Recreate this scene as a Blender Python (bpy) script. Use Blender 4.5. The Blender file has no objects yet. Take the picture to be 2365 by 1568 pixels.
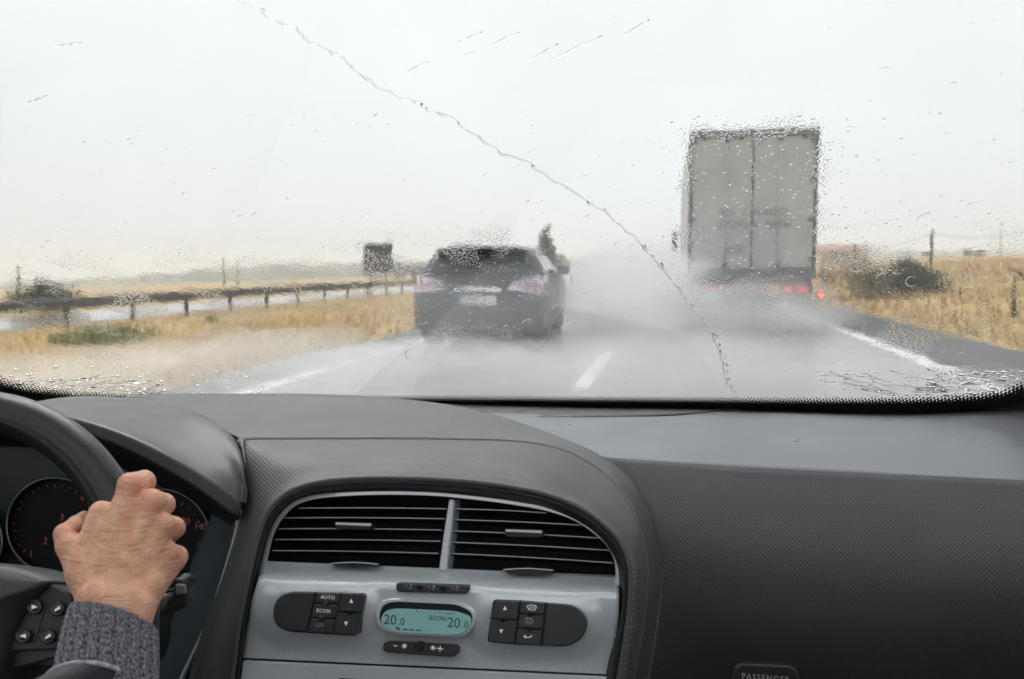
import bpy, bmesh, math, random
import numpy as np
from mathutils import Vector, Matrix, noise as mnoise

# ------------------------------------------------------------------ camera, sky, sun, exposure
scene = bpy.context.scene
COL = scene.collection
EYE = 1.18                                    # eye height above the road, metres
PITCH = math.atan(0.086)
YAW = math.atan(0.18875 * math.cos(PITCH))    # the camera looks a little to the left of the driving direction
FPX, CXP, CYP = 2000.0, 1182.5, 784.0         # focal length and centre of a 2365 x 1568 survey frame

cam_data = bpy.data.cameras.new('camera')
cam_data.sensor_width = 36.0
cam_data.lens = 36.0 * FPX / 2365.0
cam_data.clip_start = 0.02
cam_data.clip_end = 6000.0
cam_data.dof.use_dof = True
cam_data.dof.focus_distance = 1.15
cam_data.dof.aperture_fstop = 14.0
cam = bpy.data.objects.new('camera', cam_data)
COL.objects.link(cam)
cam.location = (0, 0, EYE)
cam.rotation_euler = (math.pi / 2 - PITCH, 0, YAW)
scene.camera = cam

SUN_EL, SUN_AZ = math.radians(52), math.radians(-35)
world = bpy.data.worlds.new('World')
scene.world = world
world.use_nodes = True
wt = world.node_tree
wt.nodes.clear()
w_out = wt.nodes.new('ShaderNodeOutputWorld')
w_bg = wt.nodes.new('ShaderNodeBackground')
w_sky = wt.nodes.new('ShaderNodeTexSky')
w_sky.sky_type = 'NISHITA'
w_sky.sun_disc = False
w_sky.sun_elevation = SUN_EL
w_sky.sun_rotation = SUN_AZ
w_sky.dust_density = 4.0
w_hsv = wt.nodes.new('ShaderNodeHueSaturation')
w_hsv.inputs['Saturation'].default_value = 0.0
w_mix = wt.nodes.new('ShaderNodeMix')
w_mix.data_type = 'RGBA'
w_mix.inputs[0].default_value = 0.85
w_mix.inputs[7].default_value = (7.95, 8.2, 8.4, 1)     # an even overcast deck hides most of the clear sky
w_nz = wt.nodes.new('ShaderNodeTexNoise')
w_nz.inputs['Scale'].default_value = 1.6
w_nz.inputs['Detail'].default_value = 4
w_mr = wt.nodes.new('ShaderNodeMapRange')
w_mr.inputs[1].default_value = 0.3
w_mr.inputs[2].default_value = 0.7
w_mr.inputs[3].default_value = 0.88
w_mr.inputs[4].default_value = 1.07
w_mul = wt.nodes.new('ShaderNodeMix')
w_mul.data_type = 'RGBA'
w_mul.blend_type = 'MULTIPLY'
w_mul.inputs[0].default_value = 1.0
wt.links.new(w_sky.outputs[0], w_hsv.inputs['Color'])
wt.links.new(w_hsv.outputs[0], w_mix.inputs[6])
wt.links.new(w_mix.outputs[2], w_mul.inputs[6])
wt.links.new(w_nz.outputs[0], w_mr.inputs[0])
wt.links.new(w_mr.outputs[0], w_mul.inputs[7])
wt.links.new(w_mul.outputs[2], w_bg.inputs['Color'])
w_bg.inputs['Strength'].default_value = 0.10
wt.links.new(w_bg.outputs[0], w_out.inputs[0])

sun_data = bpy.data.lights.new('sun', 'SUN')
sun_data.energy = 1.5
sun_data.angle = math.radians(40)
sun_data.color = (1.0, 0.985, 0.965)
sun = bpy.data.objects.new('sun', sun_data)
COL.objects.link(sun)
sun.rotation_euler = (math.pi / 2 - SUN_EL, 0, math.pi - SUN_AZ)

vs = scene.view_settings
vs.view_transform = 'Standard'
vs.look = 'None'
vs.exposure = 0.42
vs.gamma = 1.0
vs.use_curve_mapping = False
cy = scene.cycles
cy.use_denoising = True
cy.max_bounces = 10
cy.diffuse_bounces = 3
cy.glossy_bounces = 4
cy.transmission_bounces = 8
cy.volume_bounces = 2
cy.transparent_max_bounces = 12
cy.volume_step_rate = 1.5
cy.volume_max_steps = 128
cy.sample_clamp_indirect = 6.0

# ------------------------------------------------------------------ survey: from a sight line to a place
_F = np.array([-math.sin(YAW) * math.cos(PITCH), math.cos(YAW) * math.cos(PITCH), -math.sin(PITCH)])
_R = np.array([math.cos(YAW), math.sin(YAW), 0.0])
_U = np.cross(_R, _F)
_C = np.array([0, 0, EYE])
def ray(x, y): return _F + _R * (x - CXP) / FPX - _U * (y - CYP) / FPX
def atY(x, y, Y):
    r = ray(x, y); return _C + r * (Y / r[1])
def atz(x, y, z):
    r = ray(x, y); return _C + r * ((z - EYE) / r[2])
def atD(x, y, D): return _C + ray(x, y) * D
def proj(p):
    d = np.asarray(p, float) - _C; z = d @ _F
    return CXP + FPX * (d @ _R) / z, CYP - FPX * (d @ _U) / z
def atplane(x, y, p0, n):
    r = ray(x, y); return _C + r * (((p0 - _C) @ n) / (r @ n))

# ------------------------------------------------------------------ helpers: objects
def tag(o, label, cat=None, group=None, kind=None):
    if label: o['label'] = label
    if cat: o['category'] = cat
    if group: o['group'] = group
    if kind: o['kind'] = kind
    return o
def adopt(o, parent):
    if parent is not None:
        o.parent = parent
        o.matrix_parent_inverse = world_matrix(parent).inverted()
    return o
def world_matrix(o):
    if o.parent is None: return o.matrix_basis.copy()
    return world_matrix(o.parent) @ o.matrix_parent_inverse @ o.matrix_basis
def empty(name, loc=(0, 0, 0), rz=0.0):
    o = bpy.data.objects.new(name, None)
    o.empty_display_size = 0.1
    o.location = loc; o.rotation_euler = (0, 0, rz)
    COL.objects.link(o)
    return o
def mk(name, verts, faces, mat, parent=None, smooth=True, uv=None, local=False, sharp=None):
    """one mesh object; vertices in world metres (or in the parent's own frame when local)"""
    me = bpy.data.meshes.new(name)
    me.from_pydata([tuple(map(float, v)) for v in verts], [], [tuple(f) for f in faces])
    me.update()
    if uv is not None:
        lay = me.uv_layers.new(name='UVMap')
        vi = np.empty(len(me.loops), dtype=np.int32); me.loops.foreach_get('vertex_index', vi)
        lay.data.foreach_set('uv', np.asarray(uv, dtype=np.float32)[vi].ravel())
    if smooth: me.polygons.foreach_set('use_smooth', [True] * len(me.polygons))
    if sharp is not None and smooth:
        try: me.set_sharp_from_angle(angle=math.radians(sharp))
        except Exception: pass
    if mat is not None: me.materials.append(mat)
    o = bpy.data.objects.new(name, me)
    COL.objects.link(o)
    if parent is not None:
        if local: o.parent = parent
        else: adopt(o, parent)
    return o
def copy_tree(o, parent=None):
    c = o.copy(); COL.objects.link(c); c.parent = parent
    for ch in list(o.children): copy_tree(ch, c)
    return c

class MB:
    """collects shapes into one mesh"""
    def __init__(s): s.v = []; s.f = []
    def add(s, v, f):
        b = len(s.v); s.v += [tuple(map(float, p)) for p in v]; s.f += [tuple(i + b for i in q) for q in f]; return s
    def box(s, x0, x1, y0, y1, z0, z1):
        v = [(x0,y0,z0),(x1,y0,z0),(x1,y1,z0),(x0,y1,z0),(x0,y0,z1),(x1,y0,z1),(x1,y1,z1),(x0,y1,z1)]
        return s.add(v, [(0,3,2,1),(4,5,6,7),(0,1,5,4),(1,2,6,5),(2,3,7,6),(3,0,4,7)])
    def bbox(s, x0, x1, y0, y1, z0, z1, b=0.01):
        """box with chamfered edges"""
        bm = bmesh.new()
        bmesh.ops.create_cube(bm, size=1.0)
        for v in bm.verts:
            v.co = Vector(((x0+x1)/2 + v.co.x*(x1-x0), (y0+y1)/2 + v.co.y*(y1-y0), (z0+z1)/2 + v.co.z*(z1-z0)))
        bmesh.ops.bevel(bm, geom=bm.edges[:], offset=b, segments=2, profile=0.6, affect='EDGES')
        bm.verts.index_update()
        s.add([v.co[:] for v in bm.verts], [[v.index for v in f.verts] for f in bm.faces]); bm.free(); return s
    def tube(s, pts, r, n=8, caps=True, flat=1.0, up=(0,0,1)):
        pts = [np.asarray(p, float) for p in pts]; m = len(pts)
        rr = r if hasattr(r, '__len__') else [r]*m
        vs_, fs_ = [], []
        for i, p in enumerate(pts):
            t = pts[min(i+1, m-1)] - pts[max(i-1, 0)]; t /= np.linalg.norm(t)+1e-12
            a = np.cross(t, up)
            if np.linalg.norm(a) < 1e-4: a = np.cross(t, (1, 0, 0))
            a /= np.linalg.norm(a); b = np.cross(a, t)
            for k in range(n):
                q = 2*math.pi*k/n
                vs_.append(p + rr[i]*(a*math.cos(q) + flat*b*math.sin(q)))
        for i in range(m-1):
            for k in range(n):
                fs_.append((i*n+k, i*n+(k+1)%n, (i+1)*n+(k+1)%n, (i+1)*n+k))
        if caps: fs_ += [tuple(range(n-1, -1, -1)), tuple((m-1)*n+k for k in range(n))]
        return s.add(vs_, fs_)
    def lathe(s, prof, centre, axis=(0,0,1), n=24):
        """profile [(radius, height along the axis)]"""
        ax = np.asarray(axis, float); ax /= np.linalg.norm(ax)
        a = np.cross(ax, (0, 0, 1) if abs(ax[2]) < .9 else (1, 0, 0)); a /= np.linalg.norm(a); b = np.cross(ax, a)
        vs_ = [np.asarray(centre) + ax*h + r*(a*math.cos(2*math.pi*k/n) + b*math.sin(2*math.pi*k/n)) for r, h in prof for k in range(n)]
        fs_ = [(i*n+k, i*n+(k+1)%n, (i+1)*n+(k+1)%n, (i+1)*n+k) for i in range(len(prof)-1) for k in range(n)]
        fs_ += [tuple(range(n-1, -1, -1)), tuple((len(prof)-1)*n+k for k in range(n))]
        return s.add(vs_, fs_)
    def build(s, name, mat, parent=None, smooth=False, local=False, sharp=None):
        return mk(name, s.v, s.f, mat, parent, smooth, None, local, sharp)

def crom(P, t):
    """Catmull-Rom through the rows of P at index t"""
    P = np.asarray(P, float); n = len(P); i = min(int(t), n-2); u = t - i
    p0 = P[max(i-1, 0)]; p1 = P[i]; p2 = P[i+1]; p3 = P[min(i+2, n-1)]
    if i == 0: p0 = 2*p1 - p2
    if i == n-2: p3 = 2*p2 - p1
    return 0.5*((2*p1) + (-p0+p2)*u + (2*p0-5*p1+4*p2-p3)*u*u + (-p0+3*p1-3*p2+p3)*u**3)
def spline(P, n): return [crom(P, (len(P)-1)*k/(n-1)) for k in range(n)]
def lin(P, n):
    P = np.asarray(P, float); out = []
    for k in range(n):
        t = (len(P)-1)*k/(n-1); i = min(int(t), len(P)-2); u = t-i
        out.append(P[i]*(1-u) + P[i+1]*u)
    return out
def grid_faces(nr, nc, closed=False, flip=False):
    f = []
    for i in range(nr-1):
        for j in range(nc - (0 if closed else 1)):
            q = (i*nc+j, i*nc+(j+1) % nc, (i+1)*nc+(j+1) % nc, (i+1)*nc+j)
            f.append(q[::-1] if flip else q)
    return f
def grid_uv(G):
    """metric coordinates of a grid of points G[row][col]"""
    G = np.asarray(G, float); nr, nc, _ = G.shape
    du = np.linalg.norm(np.diff(G, axis=1), axis=2); dv = np.linalg.norm(np.diff(G, axis=0), axis=2)
    U_ = np.concatenate([np.zeros((nr, 1)), np.cumsum(du, axis=1)], axis=1); U_ -= U_[:, nc//2:nc//2+1]
    V_ = np.concatenate([np.zeros((1, nc)), np.cumsum(dv, axis=0)], axis=0)
    return np.stack([U_, V_], axis=2).reshape(-1, 2)
def loft(name, rows, mat, parent=None, nc=90, sub=5, rowlin=False, thick=0.004, flip=False, sharp=None):
    """skin through key rows of sight points (x, y, Y); every row has the same number of keys"""
    K = [spline([atY(*q) for q in row], nc) for row in rows]
    K = np.asarray(K)
    n = (len(rows)-1)*sub+1
    G = np.stack([np.asarray((lin if rowlin else spline)(K[:, j], n)) for j in range(nc)], axis=1)
    Gf = G.reshape(-1, 3); uv = np.stack([Gf[:, 0], (Gf[:, 2]+Gf[:, 1])*.85], 1)
    o = mk(name, G.reshape(-1, 3), grid_faces(n, nc, flip=flip), mat, parent, True, uv, sharp=sharp)
    if thick:
        m = o.modifiers.new('thickness', 'SOLIDIFY'); m.thickness = thick; m.offset = -1
    return o, G

# ------------------------------------------------------------------ helpers: materials
def newmat(name):
    m = bpy.data.materials.new(name); m.use_nodes = True
    nt = m.node_tree; nt.nodes.clear()
    out = nt.nodes.new('ShaderNodeOutputMaterial')
    return m, nt, out
def N(nt, t, **kw):
    n = nt.nodes.new(t)
    for k, v in kw.items():
        if k.startswith('i_'): n.inputs[k[2:].replace('_', ' ')].default_value = v
        else: setattr(n, k, v)
    return n
def pbr(name, col, rough=0.5, metal=0.0, var=None, bump=None, spec=0.5, dots=None, coat=0.0, emit=None, col2=None, sheen=0.0, coords='Object', rvar=0.0):
    """principled surface; var=(scale, amount) mottles the colour, bump=(scale, height in m), dots=(pitch, depth in m) a moulded grain"""
    m, nt, out = newmat(name)
    b = N(nt, 'ShaderNodeBsdfPrincipled')
    b.inputs['Base Color'].default_value = (*col, 1); b.inputs['Roughness'].default_value = rough
    b.inputs['Metallic'].default_value = metal; b.inputs['Specular IOR Level'].default_value = spec
    if coat: b.inputs['Coat Weight'].default_value = coat; b.inputs['Coat Roughness'].default_value = 0.08
    if sheen: b.inputs['Sheen Weight'].default_value = sheen
    if emit: b.inputs['Emission Color'].default_value = (*emit[0], 1); b.inputs['Emission Strength'].default_value = emit[1]
    tc = N(nt, 'ShaderNodeTexCoord')
    L = nt.links.new
    if var:
        nz = N(nt, 'ShaderNodeTexNoise'); nz.inputs['Scale'].default_value = var[0]; nz.inputs['Detail'].default_value = 5
        L(tc.outputs[coords], nz.inputs['Vector'])
        mr = N(nt, 'ShaderNodeMapRange'); mr.inputs[1].default_value = .32; mr.inputs[2].default_value = .68
        L(nz.outputs[0], mr.inputs[0])
        mx = N(nt, 'ShaderNodeMix', data_type='RGBA')
        c2 = col2 if col2 else tuple(min(1, c*(1+var[1])) for c in col)
        c1 = col if col2 else tuple(c*(1-var[1]) for c in col)
        mx.inputs[6].default_value = (*c1, 1); mx.inputs[7].default_value = (*c2, 1)
        L(mr.outputs[0], mx.inputs[0]); L(mx.outputs[2], b.inputs['Base Color'])
        if rvar:
            m2 = N(nt, 'ShaderNodeMapRange'); m2.inputs[1].default_value = .3; m2.inputs[2].default_value = .7
            m2.inputs[3].default_value = rough-rvar; m2.inputs[4].default_value = rough+rvar
            L(nz.outputs[0], m2.inputs[0]); L(m2.outputs[0], b.inputs['Roughness'])
    last = None
    if bump:
        nb = N(nt, 'ShaderNodeTexNoise'); nb.inputs['Scale'].default_value = bump[0]; nb.inputs['Detail'].default_value = 3
        L(tc.outputs[coords], nb.inputs['Vector'])
        bp = N(nt, 'ShaderNodeBump'); bp.inputs['Distance'].default_value = bump[1]; bp.inputs['Strength'].default_value = 1
        L(nb.outputs[0], bp.inputs['Height']); last = bp
    if dots:
        mp = N(nt, 'ShaderNodeMapping'); mp.inputs['Rotation'].default_value = (0, 0, math.radians(45))
        mp.inputs['Scale'].default_value = (1/dots[0],)*3
        L(tc.outputs['UV'], mp.inputs['Vector'])
        vo = N(nt, 'ShaderNodeTexVoronoi', voronoi_dimensions='2D'); vo.inputs['Scale'].default_value = 1; vo.inputs['Randomness'].default_value = 0
        L(mp.outputs[0], vo.inputs['Vector'])
        ms = N(nt, 'ShaderNodeMapRange', interpolation_type='SMOOTHSTEP'); ms.inputs[1].default_value = .2; ms.inputs[2].default_value = .45
        L(vo.outputs['Distance'], ms.inputs[0])
        bp = N(nt, 'ShaderNodeBump'); bp.inputs['Distance'].default_value = dots[1]; bp.inputs['Strength'].default_value = 1
        L(ms.outputs[0], bp.inputs['Height'])
        if last: L(last.outputs[0], bp.inputs['Normal'])
        last = bp
    if last: L(last.outputs[0], b.inputs['Normal'])
    L(b.outputs[0], out.inputs[0])
    return m

rng = np.random.default_rng(11)
random.seed(4)

# ------------------------------------------------------------------ terrain and roads
def sstep(a, b, x):
    t = min(1, max(0, (x-a)/(b-a))); return t*t*(3-2*t)
def ground_z(x, y):
    """height of the land: flat at the road, a shallow median and falling fields to the left, a rising bank to the right"""
    if x < -4.65:
        z = -0.40*sstep(-4.65, -12.0, x) if x > -12 else -0.40
        if x < -21: z += -0.029*(-21-x)
        if x < -16.2 and x > -20.6: z = -0.40
    elif x > 4.75:
        z = 0.085*(x-4.75)*sstep(4.75, 8.0, x) if x < 40 else 0.085*35.25 + 0.012*(x-40)
        z += 0.12*mnoise.noise(Vector((x*.25, y*.25, 3.1)))*sstep(5.2, 9, x)
    else: z = 0.0
    if x < -5: z += 0.06*mnoise.noise(Vector((x*.4, y*.4, 0)))*sstep(-5, -7, x)*(0 if -20.8 < x < -15.9 else 1)
    return z
xs = sorted(set([round(v, 3) for v in list(np.arange(-30, 30.1, .75)) + [-4.65, 4.75, -16.2, -20.6, -15.9, -20.8] + list(np.linspace(-30, -900, 34)) + list(np.linspace(30, 900, 34))]))
ys = sorted(set([round(v, 3) for v in list(np.arange(-12, 70, 1.0)) + list(np.linspace(70, 200, 36)) + list(np.linspace(200, 1300, 30)) + list(np.linspace(-12, -120, 8))]))
gv = [(x, y, ground_z(x, y) - 0.012*(1 if -4.65 < x < 4.75 or -20.6 < x < -16.2 else 0)) for y in ys for x in xs]

def ground_material():
    m, nt, out = newmat('dry_grassland'); L = nt.links.new
    b = N(nt, 'ShaderNodeBsdfPrincipled'); b.inputs['Roughness'].default_value = .9; b.inputs['Specular IOR Level'].default_value = .15
    tc = N(nt, 'ShaderNodeTexCoord')
    def nz(scale, detail=5, stretch=None):
        n = N(nt, 'ShaderNodeTexNoise'); n.inputs['Scale'].default_value = scale; n.inputs['Detail'].default_value = detail
        if stretch:
            mp = N(nt, 'ShaderNodeMapping'); mp.inputs['Scale'].default_value = stretch; L(tc.outputs['Object'], mp.inputs[0]); L(mp.outputs[0], n.inputs['Vector'])
        else: L(tc.outputs['Object'], n.inputs['Vector'])
        return n
    def ramp(n, a, c, lo, hi):
        mr = N(nt, 'ShaderNodeMapRange'); mr.inputs[1].default_value = lo; mr.inputs[2].default_value = hi; L(n.outputs[0], mr.inputs[0])
        mx = N(nt, 'ShaderNodeMix', data_type='RGBA'); mx.inputs[6].default_value = (*a, 1); mx.inputs[7].default_value = (*c, 1); L(mr.outputs[0], mx.inputs[0]); return mx, mr
    g, _ = ramp(nz(.35, 6), (.62, .44, .21), (.50, .35, .17), .35, .65)
    g2, mr2 = ramp(nz(1.7, 6, (1, .6, 1)), (0, 0, 0), (1, 1, 1), .56, .70)
    mx = N(nt, 'ShaderNodeMix', data_type='RGBA'); L(mr2.outputs[0], mx.inputs[0]); L(g.outputs[2], mx.inputs[6]); mx.inputs[7].default_value = (.33, .235, .13, 1)
    g3, mr3 = ramp(nz(.12, 4), (0, 0, 0), (1, 1, 1), .56, .72)
    mx2 = N(nt, 'ShaderNodeMix', data_type='RGBA'); L(mr3.outputs[0], mx2.inputs[0]); L(mx.outputs[2], mx2.inputs[6]); mx2.inputs[7].default_value = (.17, .16, .07, 1)
    L(mx2.outputs[2], b.inputs['Base Color'])
    bp = N(nt, 'ShaderNodeBump'); bp.inputs['Distance'].default_value = .06; bp.inputs['Strength'].default_value = 1
    L(nz(14, 5).outputs[0], bp.inputs['Height']); L(bp.outputs[0], b.inputs['Normal'])
    L(b.outputs[0], out.inputs[0]); return m
M_ground = ground_material()
tag(mk('ground', gv, grid_faces(len(ys), len(xs)), M_ground, None, True), 'dry golden grassland on both sides of the motorway', kind='structure')

def wet_road(name, col, rough, puddle, coat=1.0):
    m, nt, out = newmat(name); L = nt.links.new
    b = N(nt, 'ShaderNodeBsdfPrincipled'); tc = N(nt, 'ShaderNodeTexCoord')
    mp = N(nt, 'ShaderNodeMapping'); mp.inputs['Scale'].default_value = (1.0, .07, 1); L(tc.outputs['Object'], mp.inputs[0])
    n1 = N(nt, 'ShaderNodeTexNoise'); n1.inputs['Scale'].default_value = 1.1; n1.inputs['Detail'].default_value = 5; L(mp.outputs[0], n1.inputs['Vector'])
    mr = N(nt, 'ShaderNodeMapRange'); mr.inputs[1].default_value = .35; mr.inputs[2].default_value = .65
    mr.inputs[3].default_value = rough; mr.inputs[4].default_value = puddle; L(n1.outputs[0], mr.inputs[0]); L(mr.outputs[0], b.inputs['Roughness'])
    mx = N(nt, 'ShaderNodeMix', data_type='RGBA'); mx.inputs[6].default_value = (*[c*1.15 for c in col], 1); mx.inputs[7].default_value = (*[c*.85 for c in col], 1)
    L(mr.outputs[0], mx.inputs[0])
    n0 = N(nt, 'ShaderNodeTexNoise'); n0.inputs['Scale'].default_value = 120; n0.inputs['Detail'].default_value = 2; L(tc.outputs['Object'], n0.inputs['Vector'])
    mx3 = N(nt, 'ShaderNodeMix', data_type='RGBA', blend_type='MULTIPLY'); mx3.inputs[0].default_value = .5
    L(mx.outputs[2], mx3.inputs[6]); L(n0.outputs[0], mx3.inputs[7]); L(mx3.outputs[2], b.inputs['Base Color'])
    bp = N(nt, 'ShaderNodeBump'); bp.inputs['Distance'].default_value = .0004; L(n0.outputs[0], bp.inputs['Height'])
    n2 = N(nt, 'ShaderNodeTexNoise'); n2.inputs['Scale'].default_value = 9; n2.inputs['Detail'].default_value = 4; L(tc.outputs['Object'], n2.inputs['Vector'])
    b2 = N(nt, 'ShaderNodeBump'); b2.inputs['Distance'].default_value = .0015; L(n2.outputs[0], b2.inputs['Height']); L(bp.outputs[0], b2.inputs['Normal'])
    L(b2.outputs[0], b.inputs['Normal'])
    b.inputs['Coat Weight'].default_value = coat; b.inputs['Coat Roughness'].default_value = .22; b.inputs['Coat IOR'].default_value = 1.33
    L(b.outputs[0], out.inputs[0]); return m
M_road = wet_road('wet_asphalt', (.13, .12, .115), .42, .2)
M_road2 = wet_road('wet_service_asphalt', (.06, .06, .065), .3, .12)
M_shoulder = wet_road('wet_shoulder_asphalt', (.088, .089, .09), .75, .6, .2)
def strip(name, x0, x1, y0, y1, z, mat, label, n=60, kind='structure', jag=0.0):
    v = []; 
    for k in range(n+1):
        y = y0 + (y1-y0)*(k/n)**2
        j0 = jag*mnoise.noise(Vector((x0, y*1.3, 1.0))); j1 = jag*mnoise.noise(Vector((x1, y*1.3, 5.0)))
        v += [(x0+j0, y, z), (x1+j1, y, z)]
    return tag(mk(name, v, grid_faces(n+1, 2, flip=True), mat, None, False), label, kind=kind)
strip('road', -4.1, 3.25, -60, 900, 0.0, M_road, 'wet grey two lane motorway carriageway covered in spray')
strip('shoulder_right', 3.25, 4.95, -60, 900, 0.0, M_shoulder, 'blue grey hard shoulder of the motorway on the right', n=400, jag=.16)
strip('shoulder_left', -4.75, -4.1, -60, 900, 0.0, M_shoulder, 'narrow asphalt strip between left edge line and dry grass', n=400, jag=.12)
strip('service_road', -20.3, -16.5, -60, 900, -0.385, M_road2, 'shiny wet road beyond the guardrail')
M_paint = pbr('road_paint', (.78, .78, .76), .35, var=(18, .18), bump=(60, .003))
strip('edge_line', 2.93, 3.13, -30, 400, .004, M_paint, 'solid white edge line between right lane and hard shoulder', n=300, jag=.012)
strip('edge_line', -3.96, -3.80, -30, 400, .004, M_paint, 'solid white edge line beside the median grass', n=300, jag=.012)
for k in range(1, 7):
    y0 = 8.2 + 12.5*k - 12.5
    strip('lane_dash', -.96, -.80, y0, y0+3.6, .004, M_paint,
          'nearest short white lane dash right of the dark car' if k < 2 else 'white lane dash lost in the spray farther ahead', n=12)

# distant rolling ridges
def ridge(name, label, pts, D, depth, mat):
    """a long low hill whose crest passes through the sight points"""
    P = spline([atD(x, y, D) for x, y in pts], 90); v = []
    for i, p in enumerate(P):
        h = 1.4*mnoise.noise(Vector((i*.35, 0, D*.01))) + .7*mnoise.noise(Vector((i*1.3, 4, D*.01)))
        d = (p-_C); d[2] = 0; d /= np.linalg.norm(d)
        for k in range(9):
            t = k/8; e = math.sin(math.pi*t)**.8
            q = p + d*depth*(t-.35); base = ground_z(q[0], q[1])-4
            v.append((q[0], q[1], base + (p[2]+h-base)*e))
    return tag(mk(name, v, grid_faces(90, 9), mat, None, True), label, kind='structure')
M_ridge = pbr('far_scrub', (.075, .09, .055), .95, var=(.05, .35), spec=.1)
ridge('hills', 'long hazy scrub ridge fading into the rain on the left', [(-500, 668), (-150, 660), (0, 652), (150, 646), (300, 636), (450, 622), (600, 611), (750, 606), (900, 603), (1050, 600), (1250, 600), (1400, 606)], 380, 120, M_ridge)
ridge('hills', 'pale blue grey ridge on the right horizon behind the fields', [(1500, 600), (1700, 585), (1900, 577), (2100, 574), (2300, 573), (2500, 570), (2900, 568)], 600, 180, M_ridge)

# ------------------------------------------------------------------ grass, bushes, trees
def blades(name, label, n, xr, yr, h, col_mat, dens=None, cat=None):
    v, f = [], []
    for _ in range(n):
        y = yr[0] + (yr[1]-yr[0])*random.random()**1.7; x = random.uniform(*xr)
        if dens and random.random() > dens(x, y): continue
        z = ground_z(x, y)-.02; hh = h*(.5+.9*random.random()); a = random.uniform(0, 6.283)
        for _k in range(3):
            a2 = a + random.uniform(-1.4, 1.4); w = .012+.02*random.random(); s = hh*random.uniform(.7, 1.1)
            lx, ly = math.cos(a2), math.sin(a2); lean = random.uniform(.2, .9)*s
            b = len(v)
            v += [(x-ly*w, y+lx*w, z), (x+ly*w, y-lx*w, z), (x+lx*lean, y+ly*lean, z+s)]
            f.append((b, b+1, b+2)); x += random.uniform(-.06, .06); y += random.uniform(-.06, .06)
    return tag(mk(name, v, f, col_mat, None, False), label, kind='stuff')
def leafmat(name, c1, c2, scale=3.0):
    return pbr(name, c1, .75, var=(scale, .0), col2=c2, spec=.25)
M_straw = leafmat('straw', (.66, .47, .22), (.52, .36, .17), 1.2)
M_straw2 = leafmat('brown_straw', (.52, .36, .16), (.34, .23, .12), .9)
blades('dry_grass', 'golden dry grass covering the median and its verge', 26000, (-15.7, -4.7), (5, 60), .085, M_straw,
       lambda x, y: .45+.9*max(0, mnoise.noise(Vector((x*.5, y*.5, 2)))))
blades('dry_grass', 'tawny dry grass and weeds on the bank right of the hard shoulder', 24000, (4.85, 26), (6, 90), .17, M_straw2,
       lambda x, y: .55+.9*max(0, mnoise.noise(Vector((x*.4, y*.4, 7)))))
def leaf_cloud(blobs, n, size, flat=1.0):
    """many small leaf faces spread through ellipsoids (centre, radii)"""
    v, f = [], []
    vol = np.array([b[1][0]*b[1][1]*b[1][2] for b in blobs])**.67; vol /= vol.sum()
    for (c, r), w in zip(blobs, vol):
        for _ in range(int(n*w)):
            d = rng.normal(size=3); d /= np.linalg.norm(d); rad = rng.random()**.42
            p = np.array(c) + d*np.array(r)*rad*(1+.25*mnoise.noise(Vector(tuple(d*2.2+np.array(c)))))
            a = rng.normal(size=3); a /= np.linalg.norm(a); b = np.cross(a, rng.normal(size=3)); b /= np.linalg.norm(b)+1e-9
            s = size*(.5+rng.random()); k = len(v)
            v += [p-a*s, p+b*s*.5, p+a*s, p-b*s*.5]; f.append((k, k+1, k+2, k+3))
    return v, f
def shrub(name, label, cat, base, w, h, mat, n=900, leaf=.06, stems=5, group=None, depth=None, blobs=None):
    t = empty(name, base); tag(t, label, cat, group)
    depth = depth or w; B = []
    for _ in range(blobs or 9):
        ax = random.uniform(-.36, .36)*w; ay = random.uniform(-.36, .36)*depth
        hh = h*(.45+.35*random.random())*(1-.4*(abs(ax)/w*2))
        B.append(((ax, ay, hh*.62), (w*.2, depth*.2, hh*.5)))
    v, f = leaf_cloud(B, n, leaf)
    mk('foliage', v, f, mat, t, False, local=True)
    m = MB()
    for _ in range(stems):
        a = random.uniform(0, 6.28); m.tube([(0, 0, -.05), (.12*w*math.cos(a), .12*depth*math.sin(a), h*.3), (.25*w*math.cos(a), .25*depth*math.sin(a), h*.6)], [.02*h, .014*h, .006*h], 5)
    m.build('stem', M_bark, t, True, local=True)
    return t
M_bark = pbr('bark', (.09, .07, .055), .9, var=(20, .3))
M_hedge = leafmat('dark_leaves', (.035, .06, .022), (.075, .10, .035), 4)
M_green = leafmat('weed_leaves', (.20, .25, .09), (.34, .31, .12), 4)
M_olive = leafmat('olive_leaves', (.05, .065, .035), (.12, .12, .06), 3)
M_blue = leafmat('grey_green_leaves', (.045, .06, .045), (.10, .11, .07), 3)
M_brownleaf = leafmat('hazed_brown_twigs', (.29, .23, .15), (.38, .31, .19), 3)  # twig colours lightened to suggest rain haze
M_hedge2 = leafmat('mid_green_leaves', (.05, .075, .035), (.11, .14, .06), 4)
def foot(x, y, Y):
    p = atY(x, y, Y); return (p[0], p[1], ground_z(p[0], p[1]))
p = atz(108, 722, -.45); shrub('hedge', 'dark green clipped hedge behind the guardrail at the far left', 'hedge', (p[0], p[1], ground_z(p[0], p[1])-.05), 2.9, 1.55, M_hedge, 5200, .05, 8, depth=1.1, blobs=26)
p = atz(235, 782, -.35); shrub('bush', 'pale green weed bush on the median grass before the guardrail', 'bush', (p[0], p[1], ground_z(p[0], p[1])-.03), 2.3, .60, M_green, 2600, .045, 8, depth=1.8, blobs=18)
p = atz(492, 738, -.35); shrub('bush', 'tiny green weed tuft in the middle of the median grass', 'bush', (p[0], p[1], ground_z(p[0], p[1])-.02), .5, .3, M_green, 200, .035, 3)
p = atz(1035, 742, -.2)
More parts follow.
